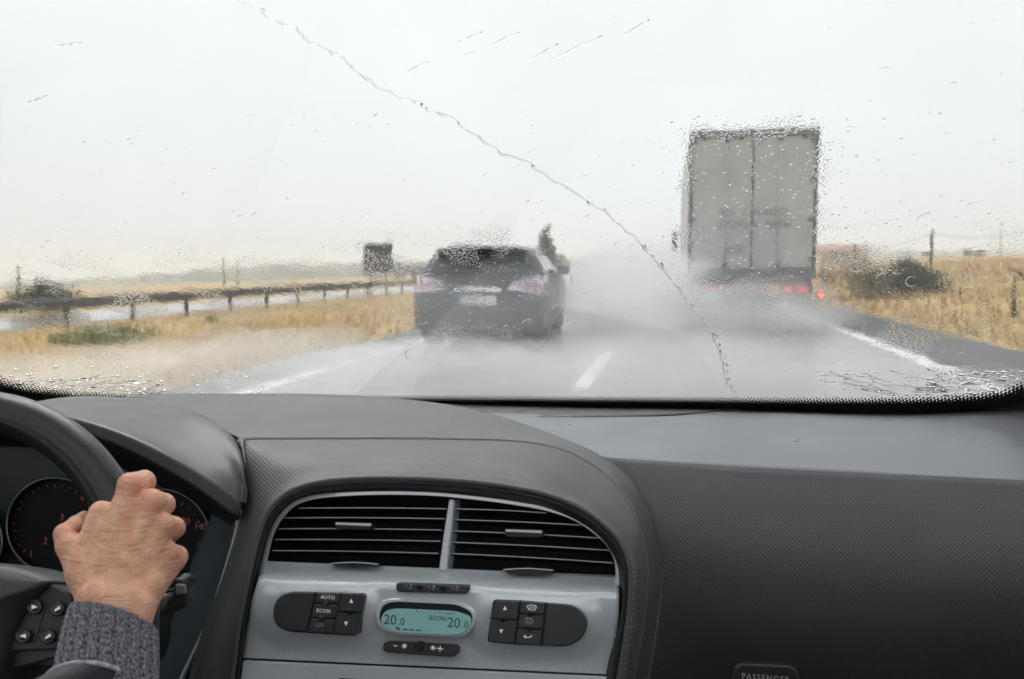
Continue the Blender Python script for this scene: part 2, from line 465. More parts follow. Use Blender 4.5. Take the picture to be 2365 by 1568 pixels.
p = np.array([7.45, 30.5]); shrub('bush', 'rounded grey green bush on the bank right of the truck', 'bush', (p[0], p[1], ground_z(*p)-.05), 2.8, 1.6, M_hedge2, 5200, .055, 8, depth=2.0, blobs=22)
p = np.array([6.4, 31.0]); shrub('bush', 'brown leafless thicket between the truck and the green bush', 'bush', (p[0], p[1], ground_z(*p)-.05), 1.7, 1.5, M_brownleaf, 1500, .05, 9, depth=3.5, blobs=16)
p = np.array([8.0, 42.0]); shrub('bush', 'tall tawny reeds beside the truck behind the thicket', 'bush', (p[0], p[1], ground_z(*p)-.05), 3.2, 2.1, M_brownleaf, 2000, .07, 9, depth=4, blobs=16)
def far_tree(name, label, sx, sy_base, sy_top, D, spread, mat, n, leaf, kind='round', group=None):
    b = atD(sx, sy_base, D); top = atD(sx, sy_top, D); h = top[2]-b[2]
    t = empty(name, tuple(b)); tag(t, label, 'tree', group); B = []
    if kind == 'conifer':
        for k in range(14):
            q = k/13; r = spread*(1-.82*q)*(.8+.4*random.random())
            B.append(((random.uniform(-.15, .15)*spread, random.uniform(-.15, .15)*spread, h*(.12+.84*q)), (r*.75, r*.75, h*.09)))
    else:
        for k in range(11):
            a = random.uniform(0, 6.28); q = random.uniform(.25, .85); r = spread*.42*(1-.5*abs(q-.5))
            B.append(((spread*.55*math.cos(a)*random.random(), spread*.55*math.sin(a)*random.random(), h*q), (r, r, h*.2)))
    v, f = leaf_cloud(B, n, leaf); mk('crown', v, f, mat, t, False, local=True)
    MB().tube([(0, 0, -.3), (.05, 0, h*.4), (0, .05, h*.85)], [.05*h, .035*h, .01*h], 7).build('trunk', M_bark, t, True, local=True)
    return t
far_tree('conifer_tree', 'dark pointed conifer rising behind the right side of the dark car', 1262, 650, 520, 75, 1.75, M_olive, 2600, .14, 'conifer')
far_tree('round_tree', 'olive tree right beside the pointed conifer, lower and wider', 1300, 648, 580, 70, 2.0, M_olive, 1500, .13)
for sx, yt, D, sp, lb in [(1352, 588, 125, 3.2, 'first hazy round tree of the row right of the conifer'), (1400, 581, 135, 3.8, 'tallest hazy round tree in the middle of the row before the truck'),
                          (1455, 584, 130, 3.6, 'hazy round tree of the row just left of the wiper streak'), (1512, 596, 140, 3.0, 'last hazy round tree of the row near the truck'),
                          (925, 604, 150, 3.0, 'faint low tree between the dark sign and the car'), (960, 612, 150, 2.5, 'faint low tree partly hidden by the left edge of the dark car')]:
    far_tree('round_tree', lb, sx, 648, yt, D, sp, M_blue, 900, .28, group='far trees along the motorway')
for sx, yt, lb in [(2138, 578, 'small round field tree left of the wooden pole'), (2238, 571, 'small dark field tree on the right horizon'), (2262, 574, 'smaller field tree beside the dark one on the right horizon')]:
    far_tree('field_tree', lb, sx, 590, yt, 170, 1.5, M_olive, 350, .25, group='field trees on the right horizon')
# a bare branch reaching in from the right
p = atY(2400, 648, 17.5); t = empty('dead_branch', (p[0], p[1], ground_z(p[0], p[1]))); tag(t, 'bare dark branch leaning in at the right edge of the picture', 'branch')
q = [atY(2450, 690, 17.6), atY(2400, 655, 17.5), atY(2365, 636, 17.5), atY(2348, 622, 17.5), atY(2322, 611, 17.5)]
q[0][2] = ground_z(q[0][0], q[0][1])-.05
MB().tube(q, [.05, .035, .03, .022, .008], 7).build('limb', M_bark, t, True)
MB().tube([q[2], atY(2352, 640, 17.4), atY(2340, 636, 17.3)], [.016, .012, .004], 5).build('twig', M_bark, t, True)

# ------------------------------------------------------------------ guardrail, sign, poles, fence
M_galv = pbr('weathered_galvanised_steel', (.085, .085, .085), .55, .3, var=(3, .3), rvar=.1)
M_post = pbr('weathered_post_steel', (.06, .06, .06), .6, .4, var=(5, .3))
gx = -15.6; gy = [20.06 + 2.83*k - 2.83 for k in range(20)]
gr = empty('guardrail', (gx, gy[0], -.4)); tag(gr, 'long weathered steel guardrail along the left of the median grass', 'guardrail')
pm = MB().bbox(-.045, .045, -.06, .06, -.1, .78, .008)
post0 = None
for k, y in enumerate(gy):
    if post0 is None: post0 = pm.build('post', M_post, None, False); o = post0
    else: o = post0.copy(); COL.objects.link(o)
    o.parent = gr; o.location = (0, y-gy[0], 0)
prof = [(0, .47), (.05, .50), (.05, .555), (.0, .60), (0, .655), (.05, .70), (.05, .755), (0, .785)]
for k in range(0, 19, 1):
    y0, y1 = gy[k]-gy[0]-.04, gy[k+1]-gy[0]+.04
    off = .048 + (.004 if k % 2 else 0)
    v = [(off+a+t_, y, z) for t_ in (0, .006) for y in (y0, y1) for a, z in prof]; n = len(prof)
    f = [(i, i+1, n+i+1, n+i) for i in range(n-1)] + [(2*n+i+1, 2*n+i, 3*n+i, 3*n+i+1) for i in range(n-1)]
    f += [(0, n, 3*n, 2*n), (n-1, 3*n-1, 4*n-1, 2*n-1)]
    mk('rail', v, f, M_galv, gr, False, local=True)
M_dark = pbr('dark_sign_back', (.035, .037, .038), .55, var=(4, .2))
s0 = atD(873, 640, 44.0); t = empty('road_sign', (s0[0], s0[1], ground_z(s0[0], s0[1]))); tag(t, 'square dark sign panel on posts between the guardrail and the dark car', 'sign')
c = atD(873, 594, 44.0); z0, z1 = atD(873, 628, 44)[2], atD(873, 560, 44)[2]
MB().bbox(c[0]-.77, c[0]+.77, c[1]-.02, c[1]+.02, z0, z1, .012).build('panel', M_dark, t)
for dx in (-.4, .4): MB().tube([(c[0]+dx, c[1]+.07, ground_z(c[0], c[1])-.1), (c[0]+dx, c[1]+.07, z1-.1)], .035, 8).build('post', M_post, t, True)
for dz in (.35, 1.1): MB().box(c[0]-.7, c[0]+.7, c[1]+.021, c[1]+.045, z0+dz, z0+dz+.05).build('bracket', M_post, t)
M_wood = pbr('grey_wood', (.10, .085, .075), .85, var=(12, .3))
def pole(name, label, sx, yt, D, r, arm=False, base=None, lean=0.0):
    top = atD(sx, yt, D); gz = ground_z(top[0], top[1]) if base is None else base
    t = empty(name, (top[0], top[1], gz)); tag(t, label, 'pole')
    MB().tube([(top[0]+lean, top[1], gz-.2), (top[0], top[1], top[2])], [r*1.25, r*.85], 8).build('shaft', M_wood, t, True)
    MB().lathe([(r*.85, 0), (r*.6, r*.5), (r*.1, r*.7)], (top[0], top[1], top[2]), n=8).build('cap', M_wood, t, True)
    if arm:
        MB().box(top[0]-.25, top[0]+.25, top[1]-.05, top[1]+.05, top[2]-.3, top[2]-.22).build('crossarm', M_wood, t)
    return top
pole('utility_pole', 'dark pole above the hedge at the far left', 42, 610, 60, .09)
pole('utility_pole', 'taller faint pole left of the two standing behind the guardrail', 517, 590, 120, .12)
pole('utility_pole', 'shorter faint pole right of the two standing behind the guardrail', 549, 600, 125, .13)
P1 = pole('utility_pole', 'dark wooden pole carrying a wire behind the right bush', 2153, 530, 68, .11, True)
P2 = pole('utility_pole', 'thin faint pole on the horizon at the far right', 2313, 512, 150, .10)
def wire(label, a, b, sag, r):
    pts = [np.array(a)*(1-t)+np.array(b)*t - np.array([0, 0, 4*sag*t*(1-t)]) for t in np.linspace(0, 1, 17)]
    tag(MB().tube(pts, r, 5).build('overhead_wire', M_dark, None, True), label, 'wire')
wire('sagging black wire running right from the wooden pole', (P1[0]+.2, P1[1], P1[2]-.25), atD(2480, 500, 40), .55, .02)
wire('faint wire dropping left from the wooden pole behind the bush', (P1[0]-.2, P1[1], P1[2]-.25), atD(1990, 577, 120), .25, .025)
def fpost(label, sx, yb, yt, Y):
    b = atY(sx, yb, Y); h = atY(sx, yt, Y)[2]; gz = ground_z(b[0], b[1])
    tag(MB().tube([(b[0]+.02, b[1], gz-.1), (b[0], b[1], (gz+h)/2), (b[0]-.01, b[1], h)], [.042, .038, .03], 7).build('fence_post', M_wood, None, True), label, 'post', 'fence posts on the right bank')
fpost('dark wooden fence post near the right edge of the picture', 2340, 719, 640, 19)
fpost('short faint fence post between the bush and the right edge', 2216, 694, 657, 26)
fpost('thin dark fence post standing before the brown thicket', 1972, 652, 562, 34)
t = empty('delineator_post', (4.35, 27.0, 0)); tag(t, 'white plastic delineator post at the shoulder right of the truck', 'post')
mw = pbr('white_plastic', (.75, .75, .73), .4); mr_ = pbr('post_reflector', (.6, .25, .08), .3)
MB().bbox(-.06, .06, -.04, .04, -.05, .95, .015).build('body', mw, t, False, local=True)
MB().box(-.061, .061, -.041, .041, .70, .86).build('band', pbr('black_band', (.03, .03, .03), .5), t, False, local=True)
MB().box(-.03, .03, -.045, -.0415, .73, .83).build('reflector', mr_, t, False, local=True)
# low farm building with a red roof far right of the truck
hb = atD(1945, 592, 130); t = empty('farm_building', (hb[0], hb[1], ground_z(hb[0], hb[1])-.1)); tag(t, 'low farm building with a pinkish roof right of the truck', 'building')
hw = atD(1945, 575, 130)[2]-t.location.z; hr = atD(1945, 561, 130)[2]-t.location.z
MB().box(-3.3, 3.3, -2, 2, 0, hw).build('wall', pbr('buff_render', (.45, .36, .28), .9, var=(1, .15)), t, False, local=True)
m = MB(); m.add([(-3.6, -2.3, hw-.05), (3.6, -2.3, hw-.05), (3.6, 2.3, hw-.05), (-3.6, 2.3, hw-.05), (-3.6, 0, hr), (3.6, 0, hr)], [(0, 1, 5, 4), (2, 3, 4, 5), (0, 4, 3), (1, 2, 5), (0, 3, 2, 1)])
m.build('roof', pbr('pink_tiles', (.46, .28, .25), .85, var=(2, .2)), t, False, local=True)
for dx in (-1.6, 1.6): MB().box(dx-.4, dx+.4, -2.05, -1.99, hw*.45, hw*.8).build('window', M_dark, t, False, local=True)
MB().box(-.5, .5, -2.05, -1.99, 0, hw*.75).build('door', M_wood, t, False, local=True)

# ------------------------------------------------------------------ vehicles ahead
M_rubber = pbr('tyre_rubber', (.02, .02, .021), .7, bump=(40, .003))
M_alloy = pbr('alloy', (.45, .45, .46), .35, .9)
M_black = pbr('black_trim', (.02, .02, .022), .5)
M_chrome = pbr('chrome', (.8, .8, .8), .15, 1.0)
def wheel(parent, x, y, r, w, dual=False):
    m = MB().lathe([(r*.62, -w/2), (r*.93, -w/2), (r, -w*.36), (r, w*.36), (r*.93, w/2), (r*.62, w/2)], (x, y, r), (1, 0, 0), 28)
    o = m.build('wheel', M_rubber, parent, True, local=True, sharp=40)
    s = 1 if x > 0 else -1
    r_ = MB().lathe([(r*.62, -w*.42), (r*.60, w*.30), (r*.50, w*.36), (r*.2, w*.30), (r*.14, w*.40), (.001, w*.42)], (x, y, r), (s, 0, 0), 20)
    for k in range(5):
        a = 2*math.pi*k/5; r_.tube([(x+s*w*.40, y+.13*r*math.cos(a), r+.13*r*math.sin(a)), (x+s*w*.42, y+.55*r*math.cos(a), r+.55*r*math.sin(a))], r*.07, 6)
    c = mk('rim', r_.v, r_.f, M_alloy, None, True, sharp=40); c.parent = o
    return o
def glow(name, col, st, base=None): return pbr(name, base or col, .25, emit=(col, st))

# --- dark crossover in the left lane
cx_, cy_ = atD(1103, 780, 11.9)[:2]
suv = empty('crossover_car', (cx_, cy_, 0), math.radians(3.6))
tag(suv, 'dark grey crossover car driving ahead in the left lane, throwing up spray', 'car')
SL = [(.18, .16, 4.45, .82, .18), (.34, .0, 4.62, .91, .24), (.60, -.01, 4.68, .945, .26), (.80, .03, 4.62, .945, .28), (.93, .06, 4.45, .935, .30), (1.02, .10, 4.05, .91, .32),
      (1.08, .14, 3.55, .875, .30), (1.25, .27, 3.10, .785, .26), (1.38, .39, 2.70, .70, .24), (1.445, .50, 2.35, .60, .24), (1.465, .70, 2.05, .48, .24)]
def slice_at(z):
    z = min(max(z, SL[0][0]), SL[-1][0])
    for a, b in zip(SL, SL[1:]):
        if a[0] <= z <= b[0]:
            t = (z-a[0])/(b[0]-a[0]); return [a[i]*(1-t)+b[i]*t for i in range(5)]
def rear_y(x, z):
    _, y0, y1, w, r = slice_at(z); d = abs(x)-(w-r)
    return y0 if d <= 0 else y0 + r - math.sqrt(max(0, r*r-min(d, r)**2))
def side_x(y, z, s):
    _, y0, y1, w, r = slice_at(z); d = (y0+r)-y
    return s*(w if d <= 0 else w - r + math.sqrt(max(0, r*r-min(d, r)**2)))
zs = [z for a, b in zip(SL, SL[1:]) for z in np.linspace(a[0], b[0], 3)[:-1]] + [SL[-1][0]]
V = []; nseg = 7
for z in zs:
    _, y0, y1, w, r = slice_at(z); ring = []
    for (cx0, cy0, a0) in [(w-r, y0+r, -90), (w-r, y1-r, 0), (-w+r, y1-r, 90), (-w+r, y0+r, 180)]:
        for k in range(nseg):
            a = math.radians(a0+90*k/(nseg-1)); ring.append((cx0+r*math.cos(a), cy0+r*math.sin(a), z))
    V += ring
nc = nseg*4
F_ = grid_faces(len(zs), nc, closed=True) + [tuple(range(nc-1, -1, -1)), tuple((len(zs)-1)*nc+k for k in range(nc))]
M_suv = pbr('dark_grey_car_paint', (.045, .047, .053), .42, .3, coat=.08, var=(2, .1))
mk('body', V, F_, M_suv, suv, True, local=True, sharp=50)
M_tint = pbr('tinted_glass', (.03, .033, .036), .08, spec=.8)
def patch(name, fn, us, vs_, mat, parent, depth=.02, out=(0, -1, 0)):
    """a pane following a surface: fn(u, v) gives the outer face"""
    o = np.array(out, float)
    G = [fn(u, v) for v in vs_ for u in us]; n = len(G)
    v = [np.array(g)+o*.012 for g in G] + [np.array(g)-o*depth for g in G]
    nu, nv = len(us), len(vs_); f = grid_faces(nv, nu) + [tuple(n+i for i in q[::-1]) for q in grid_faces(nv, nu)]
    loop = [i for i in range(nu)] + [(k+1)*nu-1 for k in range(1, nv)] + [(nv-1)*nu+i for i in range(nu-2, -1, -1)] + [k*nu for k in range(nv-2, 0, -1)]
    f += [(loop[i], n+loop[i], n+loop[(i+1) % len(loop)], loop[(i+1) % len(loop)]) for i in range(len(loop))]
    return mk(name, v, f, mat, parent, True, local=True, sharp=40)
def rp(x, z): return (x, rear_y(x, z), z)
lerp = lambda a, b, t: a+(b-a)*t
patch('rear_window', lambda u, v: rp(u*lerp(.70, .60, v), lerp(1.075, 1.40, v)-.03*abs(u)**3*(1-v)), np.linspace(-1, 1, 17), np.linspace(0, 1, 7), M_tint, suv)
sp = MB(); ring = []
for x in np.linspace(-.64, .64, 15):
    e = (abs(x)/.64)**3
    ring.append([(x, .17+.12*e, 1.415-.03*e), (x, .15+.12*e, 1.44-.035*e), (x, .34, 1.475-.05*e), (x, .6, 1.463-.04*e), (x, .45, 1.42-.03*e)])
sp.add([q for r_ in ring for q in r_], grid_faces(15, 5, closed=True) + [(4, 3, 2, 1, 0), tuple(14*5+k for k in range(5))])
spo = sp.build('spoiler', M_suv, suv, True, local=True, sharp=40)
MB().box(-.16, .16, .155, .165, 1.422, 1.436).build('brake_light', pbr('dark_red_lens', (.2, .01, .01), .2), suv, False, local=True)
M_lens = pbr('clear_lavender_lens', (.62, .54, .64), .18, coat=.8, var=(14, .3))
for s in (-1, 1):
    o = patch('tail_light', lambda u, v, s=s: rp(s*lerp(lerp(.52, .38, 1-v) if v > .5 else lerp(.40, .45, v*2), .935, u), lerp(lerp(.86, .80, u), lerp(.98, 1.06, u**.7), v)), np.linspace(0, 1, 10), np.linspace(0, 1, 6), M_lens, suv, .03)
    patch('bulb_cover', lambda u, v, s=s: (lambda q: (q[0], q[1]-.006, q[2]))(rp(s*lerp(.66, .86, u), lerp(.87, .96, v))), np.linspace(0, 1, 5), np.linspace(0, 1, 3), pbr('pink_lens', (.55, .30, .36), .2), o, .012)
    patch('bumper_reflector', lambda u, v, s=s: rp(s*lerp(.64, .84, u), lerp(.34, .44, v)), np.linspace(0, 1, 6), np.linspace(0, 1, 3), pbr('glowing_red_reflector', (.75, .03, .03), .3, emit=((1, .05, .04), .15)), suv, .015)  # reflector given a faint painted glow, though it is no lamp
patch('chrome_strip', lambda u, v: (lambda q: (q[0], q[1]-.01, q[2]))(rp(u*.33, lerp(.845, .895, v)-.012*u*u)), np.linspace(-1, 1, 9), np.linspace(0, 1, 3), M_chrome, suv, .02)
pl = patch('license_plate', lambda u, v: (u, rear_y(u, lerp(.66, .77, v))-.012, lerp(.66, .77, v)), np.linspace(-.26, .26, 5), np.linspace(0, 1, 2), pbr('plate_white', (.62, .62, .58), .4, var=(30, .25)), suv, .008)
patch('blue_band', lambda u, v: (u, rear_y(u, .7)-.016, lerp(.663, .767, v)), np.linspace(-.258, -.215, 2), np.linspace(0, 1, 2), pbr('plate_blue', (.05, .13, .45), .4), pl, .004)
patch('tailgate_handle', lambda u, v: (u, rear_y(u, .80)-.018, lerp(.79, .815, v)), np.linspace(-.3, .3, 5), np.linspace(0, 1, 2), M_black, suv, .02)
patch('bumper', lambda u, v: (lambda q: (q[0], q[1]-.045, q[2]))(rp(u*.90, lerp(.30, .60, v))), np.linspace(-1, 1, 25), np.linspace(0, 1, 5), M_suv, suv, .05)
patch('lower_trim', lambda u, v: (lambda q: (q[0], q[1]-.03, q[2]))(rp(u*.82, lerp(.19, .30, v))), np.linspace(-1, 1, 21), np.linspace(0, 1, 3), M_black, suv, .05)
for s in (-1, 1):
    for a, b, c, d in ((.62, 1.30, .70, 1.40), (1.36, 2.25, 1.46, 2.20), (2.31, 3.02, 2.26, 2.48)):
        patch('side_window', lambda u, v, s=s: (lambda y, z: (side_x(y, z, s), y, z))(lerp(lerp(a, b, u), lerp(c, d, u), v), lerp(1.09, 1.37, v)), np.linspace(0, 1, 4), np.linspace(0, 1, 4), M_tint, suv, .02, (s, 0, 0))
    mr0 = MB().bbox(min(s*.90, s*1.10), max(s*.90, s*1.10), 2.66, 2.80, 1.05, 1.21, .035).build('side_mirror', M_suv, suv, True, local=True)
    c = MB().bbox(min(s*.92, s*1.08), max(s*.92, s*1.08), 2.645, 2.662, 1.07, 1.19, .006).build('mirror_glass', M_tint, None, False); c.parent = mr0
    for y in (.95, 3.65): wheel(suv, s*.80, y, .35, .23)
    MB().tube([(s*.45, .10, .22), (s*.45, .0, .22)], .035, 12).build('exhaust_pipe', M_chrome, suv, True, local=True)
MB().tube([(-.2, .30, 1.30), (0, .24, 1.22), (.32, .20, 1.14)], .012, 6).build('rear_wiper', M_black, suv, True, local=True)

# --- articulated truck in the right lane
tx, ty = atD(1732, 700, 17.9)[:2]
trk = empty('box_truck', (tx, ty, 0), math.radians(.4))
tag(trk, 'tall grey box truck trailer seen from behind in the right lane with lit rear lamps', 'truck')
M_box = pbr('dirty_trailer_white', (.52, .515, .50), .55, var=(.9, .10), bump=(3, .01))
M_frame = pbr('trailer_frame_grey', (.24, .24, .245), .55, .3, var=(3, .2))
HW, ZB, ZT, LN = 1.275, 1.06, 3.94, 13.0
MB().bbox(-HW, HW, .06, LN, ZB, ZT, .02).build('box', M_box, trk, False, local=True)
for s in (-1, 1):
    MB().bbox(min(s*.012, s*(HW-.075)), max(s*.012, s*(HW-.075)), .012, .058, ZB+.09, ZT-.15, .012).build('door', M_box, trk, False, local=True)
    MB().bbox(min(s*(HW-.06), s*(HW+.004)), max(s*(HW-.06), s*(HW+.004)), -.01, .08, ZB-.02, ZT-.12, .01).build('corner_post', M_frame, trk, False, local=True)
    for z in (ZT-.22, ZT-1.0, ZT-1.8, ZT-2.6):
        MB().bbox(min(s*(HW-.16), s*(HW-.02)), max(s*(HW-.16), s*(HW-.02)), -.022, .012, z-.035, z+.035, .008).build('hinge', M_frame, trk, False, local=True)
    for xx in (.52,):
        lb = MB().tube([(s*xx, -.015, ZB+.10), (s*xx, -.015, ZT-.16)], .014, 8)
        lbo = lb.build('lock_bar', M_box, trk, True, local=True)
        for z in (ZB+.14, ZT-.2): 
            c = MB().box(s*xx-.04, s*xx+.04, -.032, .011, z-.03, z+.03).build('keeper', M_black, None); c.parent = lbo
MB().box(-.011, .011, .004, .05, ZB+.07, ZT-.15).build('door_seal', M_black, trk, False, local=True)
MB().bbox(-HW-.006, HW+.006, -.015, .10, ZT-.13, ZT+.012, .012).build('top_rail', M_frame, trk, False, local=True)
for x in (-.98, -.23, .2, 1.0): MB().bbox(x-.035, x+.035, -.045, -.014, ZT-.19, ZT-.13, .01).build('marker_lamp', M_black, trk, False, local=True)
MB().bbox(-HW-.003, HW+.003, -.02, .12, ZB-.14, ZB+.07, .012).build('bottom_sill', M_frame, trk, False, local=True)
# faint worn lettering on the doors: grey strokes that can no longer be read
M_ink = pbr('faded_grey_print', (.22, .22, .22), .6, var=(6, .2))
def worn(x0, x1, z0, z1, cols, seed, rows=1):
    r_ = random.Random(seed); m = MB(); w = (x1-x0)/cols
    for k in range(cols):
        a = x0+k*w
        if r_.random() < .14: continue
        b = a+w*.78; zt = z1-(z1-z0)*r_.choice((0, 0, .2)); th = (z1-z0)*.2
        for q in r_.sample([(a, a+w*.22, z0, zt), (b-w*.22, b, z0, zt), (a, b, zt-th, zt), (a, b, z0, z0+th), (a, b, (z0+zt)/2-th/2, (z0+zt)/2+th/2)], 3):
            m.box(q[0], q[1], .0085, .0115, q[2], q[3])
    return m.build('faded_lettering', M_ink, trk, False, local=True)
worn(-.72, -.04, 2.22, 2.36, 9, 1); worn(.04, .74, 2.22, 2.36, 9, 2); worn(-.70, -.04, 1.96, 2.12, 8, 3); worn(.04, .80, 1.96, 2.12, 9, 4); worn(-.50, -.15, 1.46, 1.60, 6, 5); worn(-.5, -.28, 2.86, 2.90, 3, 6)
MB().bbox(-HW+.05, HW-.05, .10, .22, .80, .93, .01).build('chassis_beam', M_black, trk, False, local=True)
MB().bbox(-1.2, 1.2, -.02, .06, .45, .60, .012).build('underrun_bar', pbr('dull_grey_steel', (.22, .22, .22), .5, .4), trk, False, local=True)
for s in (-1, 1):
    MB().bbox(min(s*.62, s*1.22), max(s*.62, s*1.22), -.03, .04, .645, .80, .012).build('lamp_board', M_black, trk, False, local=True)
    a, b = sorted((s*.90, s*1.12)); MB().bbox(a, b, -.062, -.031, .66, .77, .01).build('tail_lamp', glow('red_lamp_lens', (1, .06, .03), .55, (.5, .02, .02)), trk, False, local=True)
    a, b = sorted((s*.66, s*.84)); MB().bbox(a, b, -.062, -.031, .68, .75, .01).build('position_lamp', glow('lit_red_lamp', (1, .07, .03), 1.5 if s < 0 else .8, (.6, .03, .02)), trk, False, local=True)
    a, b = sorted((s*.10, s*.56)); MB().bbox(a, b, -.03, -.005, .60, .80, .004).build('warning_panel', pbr('glowing_amber_panel', (.80, .42, .10) if s > 0 else (.72, .45, .28), .35, emit=((1, .45, .1), .25 if s > 0 else .08)), trk, False, local=True)  # slight emission paints a glow on the reflective panels
    MB().bbox(min(s*.75, s*1.2), max(s*.75, s*1.2), .70, .72, .12, .95, .004).build('mud_flap', M_rubber, trk, False, local=True)
    for y in (1.5, 2.8, 4.1): wheel(trk, s*1.08, y, .50, .34)
    wheel(trk, s*1.05, LN+2.6, .50, .32)
MB().tube([(1.22, .0, .62), (1.33, -.02, .60), (1.40, -.02, .60)], .02, 6).build('lamp_arm', M_black, trk, True, local=True)
MB().lathe([(.02, -.03), (.045, -.02), (.045, .02), (.02, .03)], (1.40, -.02, .60), (0, 1, 0), 14).build('outrigger_lamp', glow('bright_red_lamp', (1, .10, .04), 3.5, (.6, .03, .02)), trk, True, local=True)
MB().bbox(-1.22, 1.22, LN+.5, LN+3.4, .6, 3.6, .12).build('cab', pbr('cab_paint', (.25, .27, .3), .4), trk, False, local=True)
mm = MB().bbox(-1.56, -1.36, LN+2.9, LN+3.06, 1.75, 2.5, .04).build('wing_mirror', M_black, trk, True, local=True)
c = MB().tube([(-1.2, LN+3.0, 2.4), (-1.4, LN+2.98, 2.42)], .03, 6).build('mirror_arm', M_black, None, True); c.parent = mm

# ------------------------------------------------------------------ rain haze and tyre spray
def volume_mat(name, col, dens, aniso=.3):
    m, nt, out = newmat(name)
    v = N(nt, 'ShaderNodeVolumePrincipled'); v.inputs['Color'].default_value = (*col, 1); v.inputs['Density'].default_value = dens; v.inputs['Anisotropy'].default_value = aniso
    nt.links.new(v.outputs[0], out.inputs['Volume']); return m, nt, v
hz, _, _ = volume_mat('rain_haze', (.97, .98, 1.0), .0018, .2)
tag(MB().box(-980, 980, -125, 1320, -40, 16).build('haze', hz), 'pale rain haze hanging over the whole motorway', kind='stuff')
def spray(label, c, r, dens, seed, edge=.55, nscale=2.2):
    m, nt, v = volume_mat('tyre_spray', (.98, .98, .98), 0, .2); L = nt.links.new
    tc = N(nt, 'ShaderNodeTexCoord')
    ln = N(nt, 'ShaderNodeVectorMath', operation='LENGTH'); L(tc.outputs['Object'], ln.inputs[0])
    nz = N(nt, 'ShaderNodeTexNoise'); nz.inputs['Scale'].default_value = nscale; nz.inputs['Detail'].default_value = 3
    mp = N(nt, 'ShaderNodeMapping'); mp.inputs['Location'].default_value = (seed*3.7, seed*1.9, 0); L(tc.outputs['Object'], mp.inputs[0]); L(mp.outputs[0], nz.inputs['Vector'])
    sub = N(nt, 'ShaderNodeMath', operation='MULTIPLY_ADD'); sub.inputs[1].default_value = .9; L(nz.outputs[0], sub.inputs[0]); 
    L(ln.outputs['Value'], sub.inputs[2])
    mr = N(nt, 'ShaderNodeMapRange', interpolation_type='SMOOTHSTEP'); mr.inputs[1].default_value = 1.25; mr.inputs[2].default_value = edge+.2; mr.inputs[3].default_value = 0; mr.inputs[4].default_value = dens
    L(sub.outputs[0], mr.inputs[0]); L(mr.outputs[0], v.inputs['Density'])
    bm = bmesh.new(); bmesh.ops.create_icosphere(bm, subdivisions=3, radius=1.0)
    vv = [q.co[:] for q in bm.verts]; bm.verts.index_update(); ff = [[q.index for q in f.verts] for f in bm.faces]; bm.free()
    o = mk('spray_cloud', vv, ff, m, None, True); o.location = c; o.scale = r
    return tag(o, label, kind='stuff')
spray('white tyre spray around the rear of the dark car', (cx_-.1, cy_-1.7, .0), (2.9, 2.7, .42), 1.2, 1)
spray('fine mist hanging round the tail of the dark car', (cx_+.2, cy_-.8, .5), (2.4, 2.2, 1.05), .14, 6)
spray('spray plume trailing between the dark car and the truck', (-.8, 18.5, .55), (2.4, 10.5, 1.55), .95, 2, .45, 3.0)
spray('spray boiling up under the tail of the truck', (tx, ty-.7, .20), (2.4, 3.4, 1.02), 1.8, 3)
spray('spray drifting over the median grass beside the dark car', (-5.2, 8.5, -.05), (3.4, 5.5, .65), .55, 4)
spray('thin wet mist lying over the near road', (-.3, 9.5, .0), (4.8, 9.5, .45), .55, 5)

# ------------------------------------------------------------------ the car we sit in: dashboard
DG = (.102, .098, .106)
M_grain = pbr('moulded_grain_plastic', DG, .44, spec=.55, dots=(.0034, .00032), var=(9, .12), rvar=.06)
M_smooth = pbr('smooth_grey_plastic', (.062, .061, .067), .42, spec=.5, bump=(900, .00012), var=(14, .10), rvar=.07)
M_top = pbr('sky_sheen_dash_skin', (.215, .222, .243), .40, spec=.45, bump=(700, .00012), var=(7, .16), rvar=.13)  # paler, bluer base colour carries the sky's sheen on the dash top
M_dkpl = pbr('black_plastic', (.022, .022, .024), .42, spec=.45, bump=(900, .0001))
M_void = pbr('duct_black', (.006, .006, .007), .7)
M_silver = pbr('satin_silver_paint', (.78, .83, .87), .28, .22, var=(400, .05), bump=(1500, .00004))
M_silver2 = pbr('bright_silver_trim', (.80, .84, .87), .28, .25)
M_btn = pbr('charcoal_button', (.050, .049, .053), .42, spec=.45, bump=(900, .00008))
M_dot = pbr('indicator_lens', (.012, .012, .014), .18)
M_white = pbr('white_print', (.75, .75, .77), .5, emit=((1, 1, 1), .12))
M_dimprint = pbr('dim_grey_print', (.36, .36, .38), .5)

dash = empty('dashboard', (-.23, 1.0, .80))
tag(dash, 'dark grey moulded dashboard spanning the bottom of the picture under the windshield', 'dashboard')
# flat top right of the hood, up to the glass
edge = [(1300, 1052, .965), (1383, 1060, .965), (1600, 1073, .960), (1850, 1086, .955), (2100, 1101, .950), (2365, 1117, .945), (3000, 1158, .94)]
mid1 = [(1150, 1000, 1.12), (1330, 1008, 1.10), (1580, 1014, 1.09), (1850, 1022, 1.08), (2100, 1032, 1.06), (2380, 1040, 1.05), (2920, 1064, 1.02)]
mid2 = [(1000, 960, 1.26), (1250, 964, 1.26), (1520, 967, 1.25), (1830, 972, 1.22), (2090, 978, 1.19), (2380, 982, 1.15), (2830, 994, 1.10)]
back = [(820, 936, 1.405), (1180, 940, 1.415), (1500, 944, 1.41), (1800, 949, 1.385), (2070, 953, 1.335), (2380, 944, 1.22), (2720, 930, 1.12)]
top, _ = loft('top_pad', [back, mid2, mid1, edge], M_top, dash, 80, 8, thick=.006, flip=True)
top['label'] = 'top of the dashboard below the windshield on the right, coloured pale for sky sheen'
